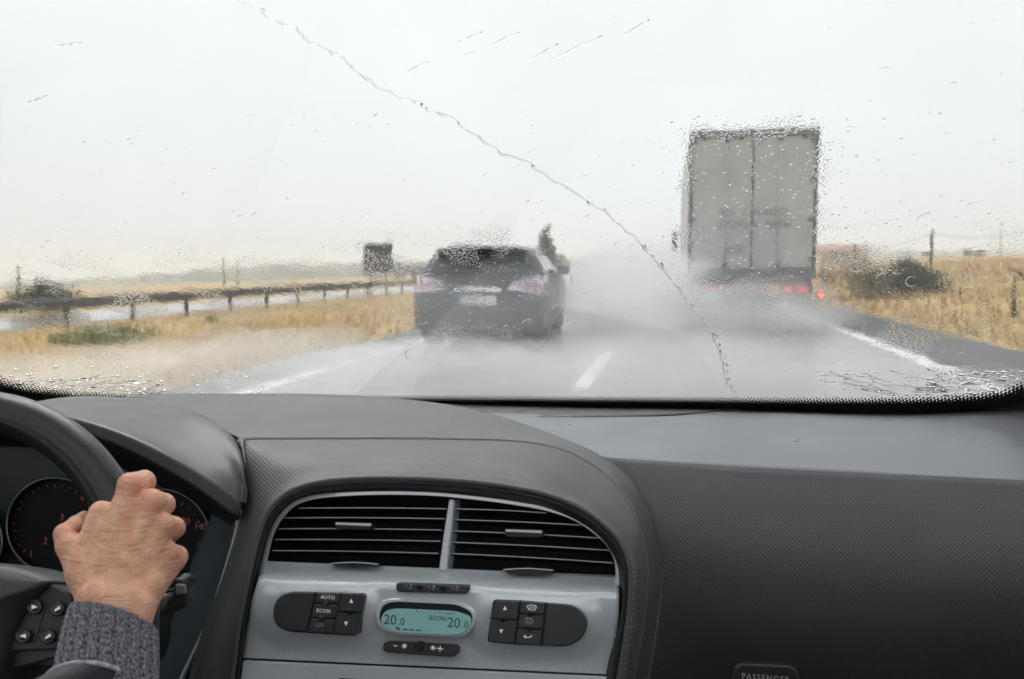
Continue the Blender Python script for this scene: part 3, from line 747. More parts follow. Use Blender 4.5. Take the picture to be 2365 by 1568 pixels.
# recessed strip against the glass
rec0 = [(930, 929, 1.43), (1150, 934, 1.44), (1350, 938, 1.44), (1550, 940, 1.43), (1690, 942, 1.42)]
rec1 = [(1085, 963, 1.262), (1250, 963.5, 1.262), (1420, 961.5, 1.272), (1570, 956, 1.295), (1690, 942.5, 1.40)]
loft('defroster_strip', [rec0, rec1], M_smooth, dash, 40, 6, thick=.004, flip=True)
# passenger side face
seam = [(1383, 1061, .962), (1443, 1105, .945), (1490, 1175, .922), (1514, 1262, .905), (1518, 1340, .892), (1508, 1435, .878), (1488, 1560, .862), (1470, 1680, .85)]
def facecol(x0, dx, Yoff):
    return None
tops = [(1383, 1060), (1500, 1067.5), (1700, 1078.5), (1900, 1089.5), (2100, 1101), (2300, 1113), (2500, 1125), (3000, 1157)]
rows = []
for k, (sx, sy, sY) in enumerate(seam):
    t = k/7; row = []
    for j, (x, y) in enumerate(tops):
        u = j/7
        yy = lerp(sy, lerp(y, y+620, t**1.0), min(1, u*2.2)**.7) if j else sy
        xx = lerp(sx, x + (0 if t == 0 else -10*t), min(1, u*1.6)**.8) if j else sx
        bulge = .965 - .010*j/7*2 - .055*math.sin(math.pi*min(1, t/.82)) + .05*sstep(.6, 1, t)
        YY = lerp(sY, bulge, min(1, u*3.0))
        row.append((xx if j else sx, yy, YY))
    rows.append(row)
fp, _ = loft('passenger_panel', rows, M_grain, dash, 90, 6, thick=.006)
MB().tube([np.array(p_) - np.array([0, .0035, 0]) for p_ in spline([atY(*q_) for q_ in seam], 60)], .0021, 8).build('seam_gap', M_void, dash, True)
# raised hood running from the instruments over the centre stack
r0 = [(425,1650,.85),(470,1480,.865),(520,1330,.88),(552,1200,.893),(566,1110,.91),(560,1050,.945),(515,990,1.02),(290,922,1.26),(600,916,1.23),(780,919,1.22),(930,929,1.20),(1060,946,1.16),(1180,978,1.09),(1290,1018,1.015),(1383,1060,.955),(1455,1120,.93),(1500,1210,.905),(1516,1320,.888),(1506,1430,.872),(1483,1568,.855),(1473,1650,.845)]
r1 = [(437,1650,.825),(485,1480,.84),(533,1335,.857),(563,1212,.875),(577,1125,.89),(574,1070,.912),(568,1035,.937),(575,1024,.957),(660,1022.5,.972),(800,1022,.977),(930,1022,.977),(1060,1024,.967),(1180,1027,.957),(1280,1042,.942),(1360,1078,.917),(1425,1135,.885),(1468,1217,.852),(1486,1320,.834),(1478,1430,.822),(1453,1568,.808),(1445,1650,.80)]
r2 = [(452,1650,.80),(500,1480,.818),(548,1340,.838),(580,1225,.852),(598,1150,.862),(615,1110,.870),(640,1088,.874),(680,1075,.878),(730,1068,.882),(820,1064,.884),(930,1064,.884),(1050,1069,.882),(1160,1079,.878),(1260,1098,.872),(1340,1130,.864),(1400,1178,.843),(1442,1240,.826),(1464,1325,.811),(1458,1430,.802),(1436,1568,.791),(1426,1650,.782)]
r3 = [(535,1650,.780),(553,1480,.790),(578,1345,.802),(603,1240,.814),(622,1190,.82),(645,1160,.824),(675,1138,.828),(715,1124,.831),(765,1115,.833),(840,1110,.834),(935,1110,.834),(1045,1115,.833),(1150,1126,.831),(1245,1144,.827),(1325,1172,.822),(1385,1212,.817),(1428,1258,.812),(1449,1325,.805),(1444,1430,.797),(1422,1568,.787),(1412,1650,.779)]
r4 = [(545,1650,.80),(562,1485,.812),(587,1355,.827),(611,1255,.842),(630,1206,.849),(655,1177,.853),(686,1155,.856),(725,1142,.859),(775,1135,.86),(845,1132,.861),(935,1132,.861),(1040,1138,.86),(1140,1149,.858),(1235,1165,.855),(1312,1190,.850),(1370,1222,.845),(1412,1265,.839),(1435,1325,.831),(1430,1430,.820),(1405,1568,.806),(1397,1650,.80)]
loft('hood_top', [r0, [(a+(b-a)*.55, c+(d-c)*.5, e+(g-e)*.5+.004) for (a, c, e), (b, d, g) in zip(r0, r1)], r1], M_grain, dash, 150, 7, thick=.005, flip=False)
r1b = [(x, y-.6, Y-.0006) for x, y, Y in r1]
loft('hood_front', [r1b, [(lerp(a[0], b[0], .45), lerp(a[1], b[1], .38), lerp(a[2], b[2], .42)) for a, b in zip(r1b, r2)], r2, [(lerp(a[0], b[0], .72), lerp(a[1], b[1], .70), lerp(a[2], b[2], .55)) for a, b in zip(r2, r3)], r3], M_grain, dash, 150, 5, thick=.004)
r3b = [(x, y+.5, Y+.001) for x, y, Y in r3]
loft('shaded_vent_surround', [r3b, r4, [(x, y, Y+.06) for x, y, Y in r4]], M_dkpl, dash, 150, 4, rowlin=True, thick=.003)  # black colour carries the shade on this downward-facing lip

# ------------------------------------------------------------------ centre stack: a plane tilted away from the cabin
_p0 = atY(1000, 1140, .852); _p1 = atY(1000, 1550, .806)
_pu = np.array([1.0, 0, 0]); _pv = (_p0-_p1); _pv[0] = 0; _pv /= np.linalg.norm(_pv)
_pn = np.cross(_pu, _pv); _pn /= np.linalg.norm(_pn)
if _pn[1] > 0: _pn = -_pn
def onp(x, y, o=0.0): return atplane(x, y, _p0 + _pn*o, _pn)
def slab(name, poly, o0, o1, mat, parent, bev=1.2, smooth=False, plane=onp, nrm=None):
    """a flat piece with a bevelled rim; outline in sight points on a plane, from depth o0 up to o1"""
    nrm = _pn if nrm is None else nrm
    P = np.array(poly, float); n = len(P)
    F3 = np.array([plane(x, y, o1) for x, y in P])
    c = F3.mean(axis=0)
    e = np.roll(F3, -1, axis=0)-np.roll(F3, 1, axis=0); e /= np.linalg.norm(e, axis=1)[:, None]+1e-9
    inw = np.cross(nrm, e); sgn = np.sign(((c-F3)*inw).sum()); inw *= sgn
    b = bev*.00042
    v = list(F3+inw*b) + list(F3-nrm*b) + list(F3-nrm*(o1-o0))
    f = [tuple(range(n))] + [(n+i, n+(i+1) % n, (i+1) % n, i) for i in range(n)] + [(2*n+i, 2*n+(i+1) % n, n+(i+1) % n, n+i) for i in range(n)] + [tuple(range(3*n-1, 2*n-1, -1))]
    area = np.cross(F3[1]-F3[0], F3[2]-F3[0]) @ nrm
    tot = sum(np.cross(F3[i]-c, F3[(i+1) % n]-c) @ nrm for i in range(n))
    if tot < 0: f = [q[::-1] for q in f]
    return mk(name, v, f, mat, parent, smooth, sharp=30)
def rrect(pts, r, n=5):
    """rounded polygon in sight points"""
    out = []; m = len(pts); rr = r if hasattr(r, '__len__') else [r]*m
    for i in range(m):
        p = np.array(pts[i], float); a = np.array(pts[i-1], float)-p; b = np.array(pts[(i+1) % m], float)-p
        la, lb = np.linalg.norm(a), np.linalg.norm(b); q = min(rr[i], la*.49, lb*.49)
        A, B = p+a/la*q, p+b/lb*q
        for k in range(n+1):
            t = k/n; out.append(tuple((1-t)**2*A + 2*t*(1-t)*p + t*t*B))
    return out
def disc(x, y, r, n=16, ry=None): return [(x+r*math.cos(2*math.pi*k/n), y+(ry or r)*math.sin(2*math.pi*k/n)) for k in range(n)]
def ribbon(pts, w):
    P = np.array(pts, float); d = np.gradient(P, axis=0); d /= np.linalg.norm(d, axis=1)[:, None]; nn = np.stack([-d[:, 1], d[:, 0]], 1)*w/2
    return [tuple(q) for q in (P+nn)] + [tuple(q) for q in (P-nn)[::-1]]
def text(s, x, y, size, mat, parent, name, o=0.0, plane=onp, ux=None, uy=None, nrm=None, mirror=False, depth=.0002, align='CENTER', spacing=1.0):
    """real lettering laid on a plane; size is the letter height in sight units"""
    cu = bpy.data.curves.new(name, 'FONT'); cu.body = s; cu.align_x = align; cu.align_y = 'CENTER'; cu.extrude = .03; cu.space_character = spacing; cu.resolution_u = 3
    ob = bpy.data.objects.new('t', cu); COL.objects.link(ob)
    dg = bpy.context.evaluated_depsgraph_get(); me = bpy.data.meshes.new_from_object(ob.evaluated_get(dg))
    bpy.data.objects.remove(ob); 
    ux = _pu if ux is None else ux; uy = _pv if uy is None else uy; nrm = _pn if nrm is None else nrm
    p = plane(x, y, o); s_ = np.linalg.norm(plane(x, y+10, o)-plane(x, y, o))/10*size/.72
    for v in me.vertices:
        q = p + ux*v.co.x*s_*(-1 if mirror else 1) + uy*v.co.y*s_ + nrm*(v.co.z/.03*depth)
        v.co = Vector(tuple(q))
    me.materials.clear(); me.materials.append(mat); me.name = name
    o_ = bpy.data.objects.new(name, me); COL.objects.link(o_); adopt(o_, parent); return o_

# --- air vent
vent = empty('air_vent', tuple(onp(1030, 1230, -.03))); tag(vent, 'wide twin air vent with silver arched frame in the centre of the dashboard', 'air vent')
fr_o = [(592,1352),(607,1285),(623,1228),(642,1192),(673,1161),(717,1144.5),(783,1136.5),(893,1133),(1003,1136),(1091,1144),(1179,1155),(1266,1170.5),(1332,1192),(1376,1219),(1411,1250),(1430,1285),(1436,1316),(1434,1352)]
fr_i = [(606,1352),(619,1288),(633,1234),(652,1199),(681,1170),(722,1154.5),(786,1147),(893,1143.5),(1002,1146),(1089,1154),(1175,1165),(1259,1180),(1322,1201),(1364,1227),(1397,1256),(1416,1288),(1421,1318),(1420,1352)]
G = []
so, si = spline(np.array(fr_o, float), 110), spline(np.array(fr_i, float), 110)
for a, b in zip(so, si):
    m_ = (a+b)/2
    G.append([onp(*a, -.008), onp(*a, .003), onp(*lerp(a, b, .18), .0055), onp(*lerp(a, b, .85), .006), onp(*b, .003), onp(*b, -.03)])
mk('frame', [q for g in G for q in g], grid_faces(110, 6), M_silver2, vent, True, sharp=60)
# duct behind the slats
si2 = si[4:-4]; cav = [onp(*a, -.008) for a in si2] + [onp(*a, -.10) for a in si2]; n_ = len(si2)
fcs = [(i, i+1, n_+i+1, n_+i) for i in range(n_-1)] + [tuple(range(n_, 2*n_)), (0, n_, 2*n_-1, n_-1)]
mk('duct', cav, fcs, M_void, vent, False)
M_slat = pbr('slat_black', (.02, .02, .021), .35)
M_slatedge = pbr('slat_grey_edge', (.48, .49, .52), .35, .3)
SLAT = [((689,1173.5),(1031,1175)),((656,1196),(1027,1198)),((643,1221),(1020,1224)),((635,1246),(1016,1250)),((629,1271.5),(1012,1278)),
        ((1051,1175),(1262,1184.5)),((1047,1200),(1346,1213)),((1045,1226),(1392,1243)),((1040,1252),(1409,1271)),((1036,1278),(1415,1300))]
for (a, b) in SLAT:
    n_ = 9; m = MB(); q = []
    for k in range(n_):
        t = k/(n_-1); x, y = lerp(a[0], b[0], t), lerp(a[1], b[1], t)-1.5*math.sin(math.pi*t)
        f0, f1 = onp(x, y-1.3, -.010), onp(x, y+1.9, -.010)
        g0, g1 = f0 - _pn*.035 - _pv*.006, f1 - _pn*.035 - _pv*.006
        q += [f0, f1, g1, g0]
    sl = mk('slat', q, grid_faces(n_, 4, closed=True)+[(3, 2, 1, 0), tuple((n_-1)*4+k for k in range(4))], M_slat, vent, False)
    q = []
    for k in range(n_):
        t = k/(n_-1); x, y = lerp(a[0], b[0], t), lerp(a[1], b[1], t)-1.5*math.sin(math.pi*t)
        f0, f1 = onp(x, y-1.2, -.0095), onp(x, y+1.0, -.0095); q += [f0, f1, f1-_pn*.001, f0-_pn*.001]
    mk('slat_edge', q, grid_faces(n_, 4, closed=True)+[(3, 2, 1, 0), tuple((n_-1)*4+k for k in range(4))], M_slatedge, sl, False)
dv = [(1036, 1156), (1041, 1152), (1047, 1154), (1049, 1159), (1041, 1235), (1030, 1318), (1013, 1316), (1024, 1235)]
slab('divider', rrect(dv, 4, 3), -.030, -.002, M_silver, vent, 3, True)
for (x0, x1, y0, y1) in ((773, 857, 1207, 1221), (1166, 1253, 1223, 1239)):
    ts = (y1-y0)*.18
    tb = slab('vent_tab', rrect([(x0, y0), (x1, y0+ts), (x1-2, y1+3), (x0+2, y1+1)], 4, 3), -.012, .002, M_dkpl, vent, 2)
    slab('chrome_cap', rrect([(x0, y0-1), (x1, y0+ts-1), (x1-1, y0+ts+6), (x0+1, y0+5)], 3, 3), .0022, .0045, M_silver2, tb, 1.5, True)
for (x0, x1, y0, y1) in ((759, 875, 1298, 1309), (1159, 1280, 1312, 1327)):
    w_ = slab('thumb_wheel', rrect([(x0, y0+2), ((x0+x1)/2, y0-1.5), (x1, y0+4), (x1-12, y1-1), ((x0+x1)/2, y1+1), (x0+12, y1-2)], 4, 3), -.012, .004, M_dkpl, vent, 2)
    slab('wheel_rim', ribbon([(x0+3, y0+4), (x0+30, y0+1.5), ((x0+x1)/2, y0+.8), (x1-30, y0+2.5), (x1-3, y0+5)], 2.2), .0042, .0055, M_silver2, w_, .5)

# --- silver control panel
panel = empty('climate_control_panel', tuple(onp(1010, 1420, 0))); tag(panel, 'silver climate control panel with display and dark buttons below the air vent', 'control panel')
def plate_o(x, y):
    """relief of the silver plate: a rounded shoulder below the vent and a raised swell round each button pod"""
    t = (y - (1297 + (x-612)*.041))/220.0
    base = -.014 + .033*sstep(0, .22, t) - .021*sstep(.22, 1.05, t)
    for (ax, bx, yc) in ((672, 800, 1415), (1165, 1310, 1440)):
        d = math.hypot(max(ax-x, 0, x-bx), (y-yc)*1.05)
        base += .0075*(1-sstep(42, 95, d))
    return base
nx_, ny_ = 90, 46; G = []
for j in range(ny_):
    v = j/(ny_-1)
    yl, yr = lerp(1299, 1522, v), lerp(1334, 1560, v)
    xl = float(np.interp(yl, [1299, 1352, 1390, 1460, 1522], [612, 595, 584, 572, 563])); xr = float(np.interp(yr, [1334, 1365, 1420, 1490, 1560], [1424, 1430, 1429, 1420, 1404]))
    G.append([onp(lerp(xl, xr, k/(nx_-1)), lerp(yl, yr, k/(nx_-1)), plate_o(lerp(xl, xr, k/(nx_-1)), lerp(yl, yr, k/(nx_-1)))) for k in range(nx_)])
G = np.array(G); o = mk('faceplate', G.reshape(-1, 3), grid_faces(ny_, nx_), M_silver, panel, True, grid_uv(G))
md = o.modifiers.new('thickness', 'SOLIDIFY'); md.thickness = .003; md.offset = -1 
slab('seam', [(561, 1519.5), (1405, 1557.5), (1404, 1562), (560, 1524)], -.010, .002, M_void, panel, .3)
dr = slab('drawer_front', rrect([(560, 1525.5), (1404, 1563.5), (1398, 1660), (545, 1640)], 5, 3), -.010, .006, M_silver, panel, 3)
slab('drawer_slot', rrect([(780, 1566), (1010, 1577), (1010, 1600), (780, 1590)], 6, 3), .0062, .0065, M_void, dr, .3)
PODO = .0345
pod = slab('button_pod', rrect([(628, 1412), (640, 1380), (668, 1366), (838, 1370), (843, 1376), (823, 1467), (815, 1469), (664, 1459), (636, 1446)], [30, 26, 16, 8, 8, 10, 8, 20, 26], 4), .006, PODO-.004, M_dkpl, panel, 2)
def button(poly, r, name='button', parent=None, o=PODO, mat=None): return slab(name, rrect(poly, r, 4), o-.008, o, mat or M_btn, parent, 2.2)
button([(629, 1412), (641, 1381.5), (668, 1367.5), (728, 1368.5), (706.5, 1457.5), (665, 1457), (637, 1445)], [30, 24, 16, 2, 2, 16, 24], parent=pod)
for poly, lab, (lx, ly) in (([(731, 1368.5), (786, 1370), (782, 1394), (725, 1392)], 'AUTO', (757, 1380)), ([(724.5, 1395), (781, 1397), (775, 1428), (717, 1425.5)], 'ECON', (747, 1411)), ([(716.3, 1428.5), (774.4, 1431), (768, 1463), (709, 1460)], 'OFF', (738, 1444.5))):
    b = button(poly, 3, parent=pod); text(lab, lx, ly, 8.5, M_white if lab != 'OFF' else M_dimprint, b, 'print', PODO+.0004, spacing=1.15)
def tri(x, y, s, up, parent, o): 
    d = s if up else -s
    return slab('arrow_print', [(x, y-d), (x+s*.85, y+d*.8), (x-s*.85, y+d*.8)], o, o+.0003, M_white, parent, .1)
b = button([(789, 1370), (837, 1371.5), (842, 1377), (833.5, 1414.5), (779, 1412)], [3, 5, 5, 3, 3], parent=pod); tri(811, 1388, 5.5, True, b, PODO)
b = button([(778.4, 1415), (833, 1417.5), (823, 1464.5), (815, 1467.5), (769, 1463.5)], [3, 3, 5, 5, 3], parent=pod); tri(799, 1440, 5.5, False, b, PODO)
for x, y in ((751, 1394.5), (740.5, 1427.5), (805.5, 1413.5)):
    d_ = slab('indicator_dot', disc(x, y, 7), PODO-.003, PODO+.0022, M_dot, pod, 2, True)
pod2 = slab('button_pod', rrect([(1143, 1384.5), (1200, 1386.5), (1324, 1397), (1349, 1416), (1358, 1441), (1346, 1475), (1312, 1494), (1190, 1489), (1127, 1483), (1126, 1476), (1138, 1389)], [8, 4, 18, 24, 26, 26, 18, 4, 10, 8, 8], 4), .006, PODO-.004, M_dkpl, panel, 2)
button([(1263, 1393), (1323, 1398.5), (1348, 1417), (1356.5, 1441), (1345, 1474), (1311, 1492.5), (1251.5, 1491.5)], [2, 18, 24, 26, 24, 18, 2], parent=pod2)
for poly in ([(1203, 1389), (1260, 1392.5), (1257, 1419), (1199.5, 1416)], [(1199, 1419), (1256.5, 1422), (1253, 1453), (1195, 1450)], [(1194.6, 1453.4), (1252.4, 1456.4), (1248.4, 1491), (1190, 1487.4)]):
    button(poly, 3, parent=pod2)
b = button([(1144, 1386), (1200, 1388.5), (1195, 1430.5), (1132.5, 1428)], [5, 3, 3, 3], parent=pod2); tri(1166, 1404.5, 5.5, True, b, PODO)
b = button([(1132, 1431.5), (1194.4, 1434), (1187.4, 1487), (1129, 1481.5)], [3, 3, 3, 5], parent=pod2); tri(1157.5, 1458, 5.5, False, b, PODO)
for x, y in ((1225, 1417.5), (1221, 1451.5), (1161, 1430.5)): slab('indicator_dot', disc(x, y, 7), PODO-.003, PODO+.0022, M_dot, pod2, 2, True)
# demister symbols and fan symbol
def strokes(name, lines, w, mat, parent, o):
    m = MB()
    for ln in lines:
        P = ribbon(ln, w); v = [onp(x, y, o+.0003) for x, y in P] + [onp(x, y, o) for x, y in P]; n = len(P)
        m.add(v, [tuple(range(n)), tuple(range(2*n-1, n-1, -1))]+[(i, n+i, n+(i+1) % n, (i+1) % n) for i in range(n)])
    ob = m.build(name, mat, parent); ob['kind'] = 'stuff'; return ob
strokes('windscreen_symbol', [[(1217, 1399.5), (1228, 1396.5), (1239, 1400)], [(1217, 1399.5), (1221, 1408)], [(1239, 1400), (1236, 1409)]] + [[(x, 1400), (x-1, 1405), (x, 1411)] for x in (1224, 1229, 1234)], 1.6, M_white, pod2, PODO)
strokes('rear_window_symbol', [[(1213, 1427), (1231, 1428), (1231, 1439), (1213, 1438), (1213, 1427)]] + [[(x, 1425), (x-1, 1433), (x, 1442)] for x in (1218, 1223, 1228)], 1.4, M_dimprint, pod2, PODO)
strokes('recirculation_symbol', [[(1211, 1469), (1217, 1472), (1226, 1471), (1228, 1466)], [(1213, 1466), (1210, 1470), (1215, 1473)]], 2.2, M_white, pod2, PODO)
# mode strip above the display
ms = slab('mode_strip', rrect([(914, 1346), (1081, 1352), (1083, 1357), (1079, 1372), (918, 1367), (914, 1361)], 10, 4), .004, .0275, M_btn, panel, 3, True)
for x, y in ((967, 1356), (1022, 1358.5)): slab('indicator_dot', disc(x, y, 7), .0255, .031, M_dot, ms, 2, True)
for x, y in ((943, 1355), (996, 1357), (1050, 1359)): strokes('airflow_symbol', [[(x-8, y-2), (x-3, y-2), (x-5, y+1)], [(x+1, y+4), (x+6, y+3), (x+8, y-4)], [(x+3, y-4), (x+8, y-4)]], 1.9, M_dimprint, ms, .0277)
fs = slab('fan_strip', rrect([(885, 1483), (1050, 1492), (1056, 1500), (1053, 1513), (1045, 1518), (890, 1507), (883, 1500)], 9, 4), .002, .019, M_btn, panel, 3, True)
slab('indicator_dot', disc(967, 1494, 11.5), .015, .0215, M_dkpl, fs, 2.5, True); 
strokes('fan_symbol', [[(909, 1491), (918, 1492)], [(1009, 1497), (1024, 1499)], [(1017, 1491), (1016, 1505)]] + [[(x-6*math.cos(a), y-6*math.sin(a)), (x+6*math.cos(a), y+6*math.sin(a))] for x, y in ((934, 1492), (1000, 1496)) for a in (.4, 1.5, 2.5)], 2.2, M_white, fs, .0193)
# display
ds = slab('display_housing', rrect([(905, 1381), (1060, 1389), (1098, 1410), (1099, 1440), (1078, 1468), (1045, 1472), (905, 1466), (870, 1445), (865, 1415), (878, 1388)], [18, 26, 26, 30, 26, 20, 26, 30, 34, 26], 5), .0, .0235, M_silver2, panel, 3, True)
slab('recess', rrect([(912, 1389), (1057, 1396), (1090, 1414), (1092, 1438), (1073, 1464), (1043, 1467.5), (908, 1461.5), (879, 1443), (875, 1418), (886, 1395)], [16, 24, 24, 28, 24, 18, 24, 28, 30, 24], 5), .0235, .0241, M_void, ds, .5)
M_lcd = pbr('lcd_teal', (.22, .42, .41), .3, emit=((.25, .50, .48), .14), var=(40, .06))
lc = slab('lcd_screen', rrect([(914, 1405), (1054, 1411), (1087, 1423), (1090, 1440), (1071, 1463), (1042, 1466.5), (909, 1460.5), (882, 1444), (879, 1428), (890, 1410)], [14, 22, 22, 26, 22, 16, 22, 26, 26, 22], 5), .0242, .0248, M_lcd, ds, .4)
M_seg = pbr('lcd_ink', (.05, .11, .12), .5)
text('20', 901, 1432, 24, M_seg, lc, 'digits', .0250); text('.0', 927, 1436, 17, M_seg, lc, 'digits', .0250)
text('20', 1048, 1439, 24, M_seg, lc, 'digits', .0250); text('.0', 1074, 1443, 17, M_seg, lc, 'digits', .0250); text('ECON', 1011, 1428, 11, M_seg, lc, 'digits', .0250)
strokes('fan_bars', [[(913, 1451), (925, 1452)], [(916, 1447), (921, 1456)], [(930, 1453.5), (941, 1454)], [(945, 1454.3), (956, 1455)], [(960, 1455), (972, 1455.7)]], 3.2, M_seg, lc, .0249)
strokes('figure_symbol', [[(1030, 1416), (1042, 1418), (1046, 1413)], [(1016, 1412), (1016, 1417)], [(962, 1409), (962, 1414)]], 2.0, M_seg, lc, .0249)

# --- airbag lamp panel at the bottom edge
al = empty('airbag_indicator', tuple(atY(1765, 1580, .80))); tag(al, 'dark rounded airbag indicator lettered PASSENGER at the bottom edge', 'indicator')
_q0 = atY(1765, 1570, .838); 
def onq(x, y, o=0.0): return atplane(x, y, _q0 + _pn*o, _pn)
slab('housing', rrect([(1706, 1532), (1830, 1538), (1848, 1556), (1850, 1640), (1686, 1635), (1690, 1548)], [18, 18, 12, 10, 10, 14], 4), -.02, .002, M_dkpl, al, 3, True, onq)
slab('window', rrect([(1712, 1538), (1826, 1543), (1841, 1560), (1842, 1634), (1694, 1629), (1698, 1552)], [16, 16, 12, 10, 10, 12], 4), .002, .0026, M_void, al, .5, False, onq)
text('PASSENGER', 1768, 1566, 13, M_dimprint, al, 'lettering', .0029, onq, spacing=1.25); text('AIRBAG', 1766, 1590, 13, M_dimprint, al, 'lettering', .0029, onq, spacing=1.25)

# ------------------------------------------------------------------ instruments
ic = empty('instrument_cluster', tuple(atY(250, 1300, .93))); tag(ic, 'hooded instrument cluster with dark round gauges behind the steering wheel', 'instruments')
h0 = [(-160,962,1.05),(40,934,1.10),(150,917,1.12),(250,916,1.12),(350,925,1.10),(440,948,1.04),(515,988,.975),(556,1045,.915),(567,1110,.88),(561,1160,.862)]
hm1 = [(x, y+12, Y+.12) for x, y, Y in h0]
h1 = [(-160,958,.95),(40,944,.96),(150,939,.97),(250,946,.965),(340,966,.95),(425,1002,.925),(492,1048,.897),(536,1092,.877),(557,1132,.866),(560,1163,.858)]
h2 = [(-160,955,.85),(40,952,.85),(150,963,.85),(250,992,.85),(340,1031,.85),(420,1075,.85),(480,1113,.85),(520,1140,.851),(545,1157,.852),(558,1168,.853)]
h3 = [(-160,985,.845),(40,979,.845),(165,992,.845),(250,1020,.845),(340,1062,.845),(420,1106,.844),(475,1143,.844),(513,1171,.845),(535,1188,.847),(553,1193,.851)]
h4 = [(-160,1004,.95),(40,1000,.95),(165,1014,.95),(250,1041,.95),(340,1082,.95),(420,1124,.94),(475,1158,.93),(510,1183,.91),(531,1197,.89),(549,1200,.87)]
hd, _ = loft('hood', [hm1, h0, h1, h2], M_smooth, ic, 70, 7, thick=.004, flip=True)
hl, _ = loft('hood_lip', [[(x, y+.6, Y) for x, y, Y in h2], h3], pbr('lip_plastic', (.028, .028, .03), .45, bump=(900, .0001)), ic, 70, 4, rowlin=True, thick=.003, flip=True)
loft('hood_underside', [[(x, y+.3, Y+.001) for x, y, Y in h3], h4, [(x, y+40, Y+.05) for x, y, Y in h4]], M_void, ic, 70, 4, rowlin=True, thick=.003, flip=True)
_c0 = atY(260, 1260, .955); _cv = np.array([0, .26, .966]); _cn = np.cross(np.array([1., 0, 0]), _cv); _cn = _cn if _cn[1] < 0 else -_cn
def onc(x, y, o=0.0): return atplane(x, y, _c0+_cn*o, _cn)
M_clu = pbr('dark_teal_cluster_plastic', (.016, .022, .025), .38, .35, bump=(800, .0001))
slab('backplate', [(-300, 955), (180, 985), (330, 1040), (430, 1100), (520, 1160), (560, 1190), (545, 1260), (520, 1340), (480, 1430), (430, 1680), (-260, 1680)], -.02, -.004, M_clu, ic, 1, False, onc, _cn)
tr0 = [(558, 1176, .875), (549, 1230, .878), (533, 1290, .878), (508, 1370, .873), (478, 1450, .868), (440, 1530, .862), (390, 1640, .85)]
tr1 = [(x-9, y, Y-.003) for x, y, Y in tr0]; tr2 = [(x-22-k*3, y+4, Y+.035) for k, (x, y, Y) in enumerate(tr0)]; tr3 = [(x-70-k*12, y+10, .95) for k, (x, y, Y) in enumerate(tr0)]
loft('side_trim', [[(x+6, y, Y+.02) for x, y, Y in tr0], tr0, tr1], M_silver2, ic, 40, 4, thick=.003, flip=True)
loft('side_bowl', [[(x, y, Y+.001) for x, y, Y in tr1], tr2, tr3], pbr('bowl_grey_teal', (.10, .125, .14), .40, .35, bump=(800, .0001)), ic, 40, 6, thick=.003, flip=True)
M_ring = pbr('gauge_ring', (.20, .25, .28), .3, .8)
M_face = pbr('gauge_face', (.004, .004, .006), .6, spec=.2)
M_pink = pbr('backlit_red_print', (.42, .09, .12), .5, emit=((1, .16, .26), .02))
for gi, (x, y, r) in enumerate(((368, 1247, 117), (126, 1214, 110), (-92, 1250, 96))):
    g = slab('gauge', disc(x, y, r, 48), -.004, .003, M_face, ic, .5, False, onc, _cn)
    m = MB(); v = []
    for k in range(64):
        a = 2*math.pi*k/64
        for rr, o in ((r+4, .003), (r+3, .012), (r, .014), (r-2, .010), (r-2, .002)): v.append(onc(x+rr*math.cos(a), y+rr*math.sin(a), o))
    mk('bezel_ring', v, [((i % 64)*5+j, (i % 64)*5+j+1, ((i+1) % 64)*5+j+1, ((i+1) % 64)*5+j) for i in range(64) for j in range(4)], M_ring, g, True)
    tk = MB(); 
    for k in range(25):
        a = math.radians(140+260*k/24); L_ = 9 if k % 3 == 0 else 5
        p = [(x+(r-14)*math.cos(a-.008), y+(r-14)*math.sin(a-.008)), (x+(r-14)*math.cos(a+.008), y+(r-14)*math.sin(a+.008)), (x+(r-14-L_)*math.cos(a+.008), y+(r-14-L_)*math.sin(a+.008)), (x+(r-14-L_)*math.cos(a-.008), y+(r-14-L_)*math.sin(a-.008))]
        tk.add([onc(*q, .0036) for q in p] + [onc(*q, .0031) for q in p], [(0, 1, 2, 3), (7, 6, 5, 4)])
    t_ = tk.build('ticks', M_pink, g); t_['kind'] = 'stuff'
    nums = {0: (('140', 463, 1216), ('120', 424, 1204), ('160', 468, 1262), ('100', 372, 1166)), 1: (('1', 72, 1280), ('2', 105, 1250), ('3', 143, 1195), ('4', 190, 1150)), 2: ()}[gi]
    for s_, tx_, ty_ in nums: text(s_, tx_, ty_, 16, M_pink, g, 'numeral', .0036, onc, np.array([1., 0, 0]), _cv, _cn)


# wiper stalk
st = empty('wiper_stalk', tuple(atY(300, 1400, .70))); tag(st, 'black wiper stalk sticking out right of the driver\'s hand', 'stalk')
MB().tube([atD(180, 1450, .80), atD(300, 1412, .78), atD(395, 1392, .77)], [.014, .012, .013], 12, flat=.7).build('arm', M_dkpl, st, True)
sp_ = [atD(398, 1395, .768), atD(416, 1366, .768)]
bx = MB()
q = [atD(402, 1336, .765), atD(424, 1338, .765), atD(431, 1364, .765), atD(430, 1402, .765), atD(396, 1418, .765), atD(372, 1428, .765), atD(386, 1392, .765), atD(398, 1370, .765)]
v = [p for p in q] + [p+_F*.022 for p in q]; n = len(q)
bx.add(v, [tuple(range(n-1, -1, -1)), tuple(range(n, 2*n))]+[(i, (i+1) % n, n+(i+1) % n, n+i) for i in range(n)])
o = bx.build('end_switch', M_dkpl, st, False); md = o.modifiers.new('round', 'BEVEL'); md.width = .003; md.segments = 3
slab('slider', rrect([(404, 1350), (426, 1352), (428, 1372), (406, 1374)], 4, 3), .0, .004, pbr('slider_grey', (.16, .17, .18), .35), st, 2, True, lambda x, y, o=0: atD(x, y, .7645-o), -_F)

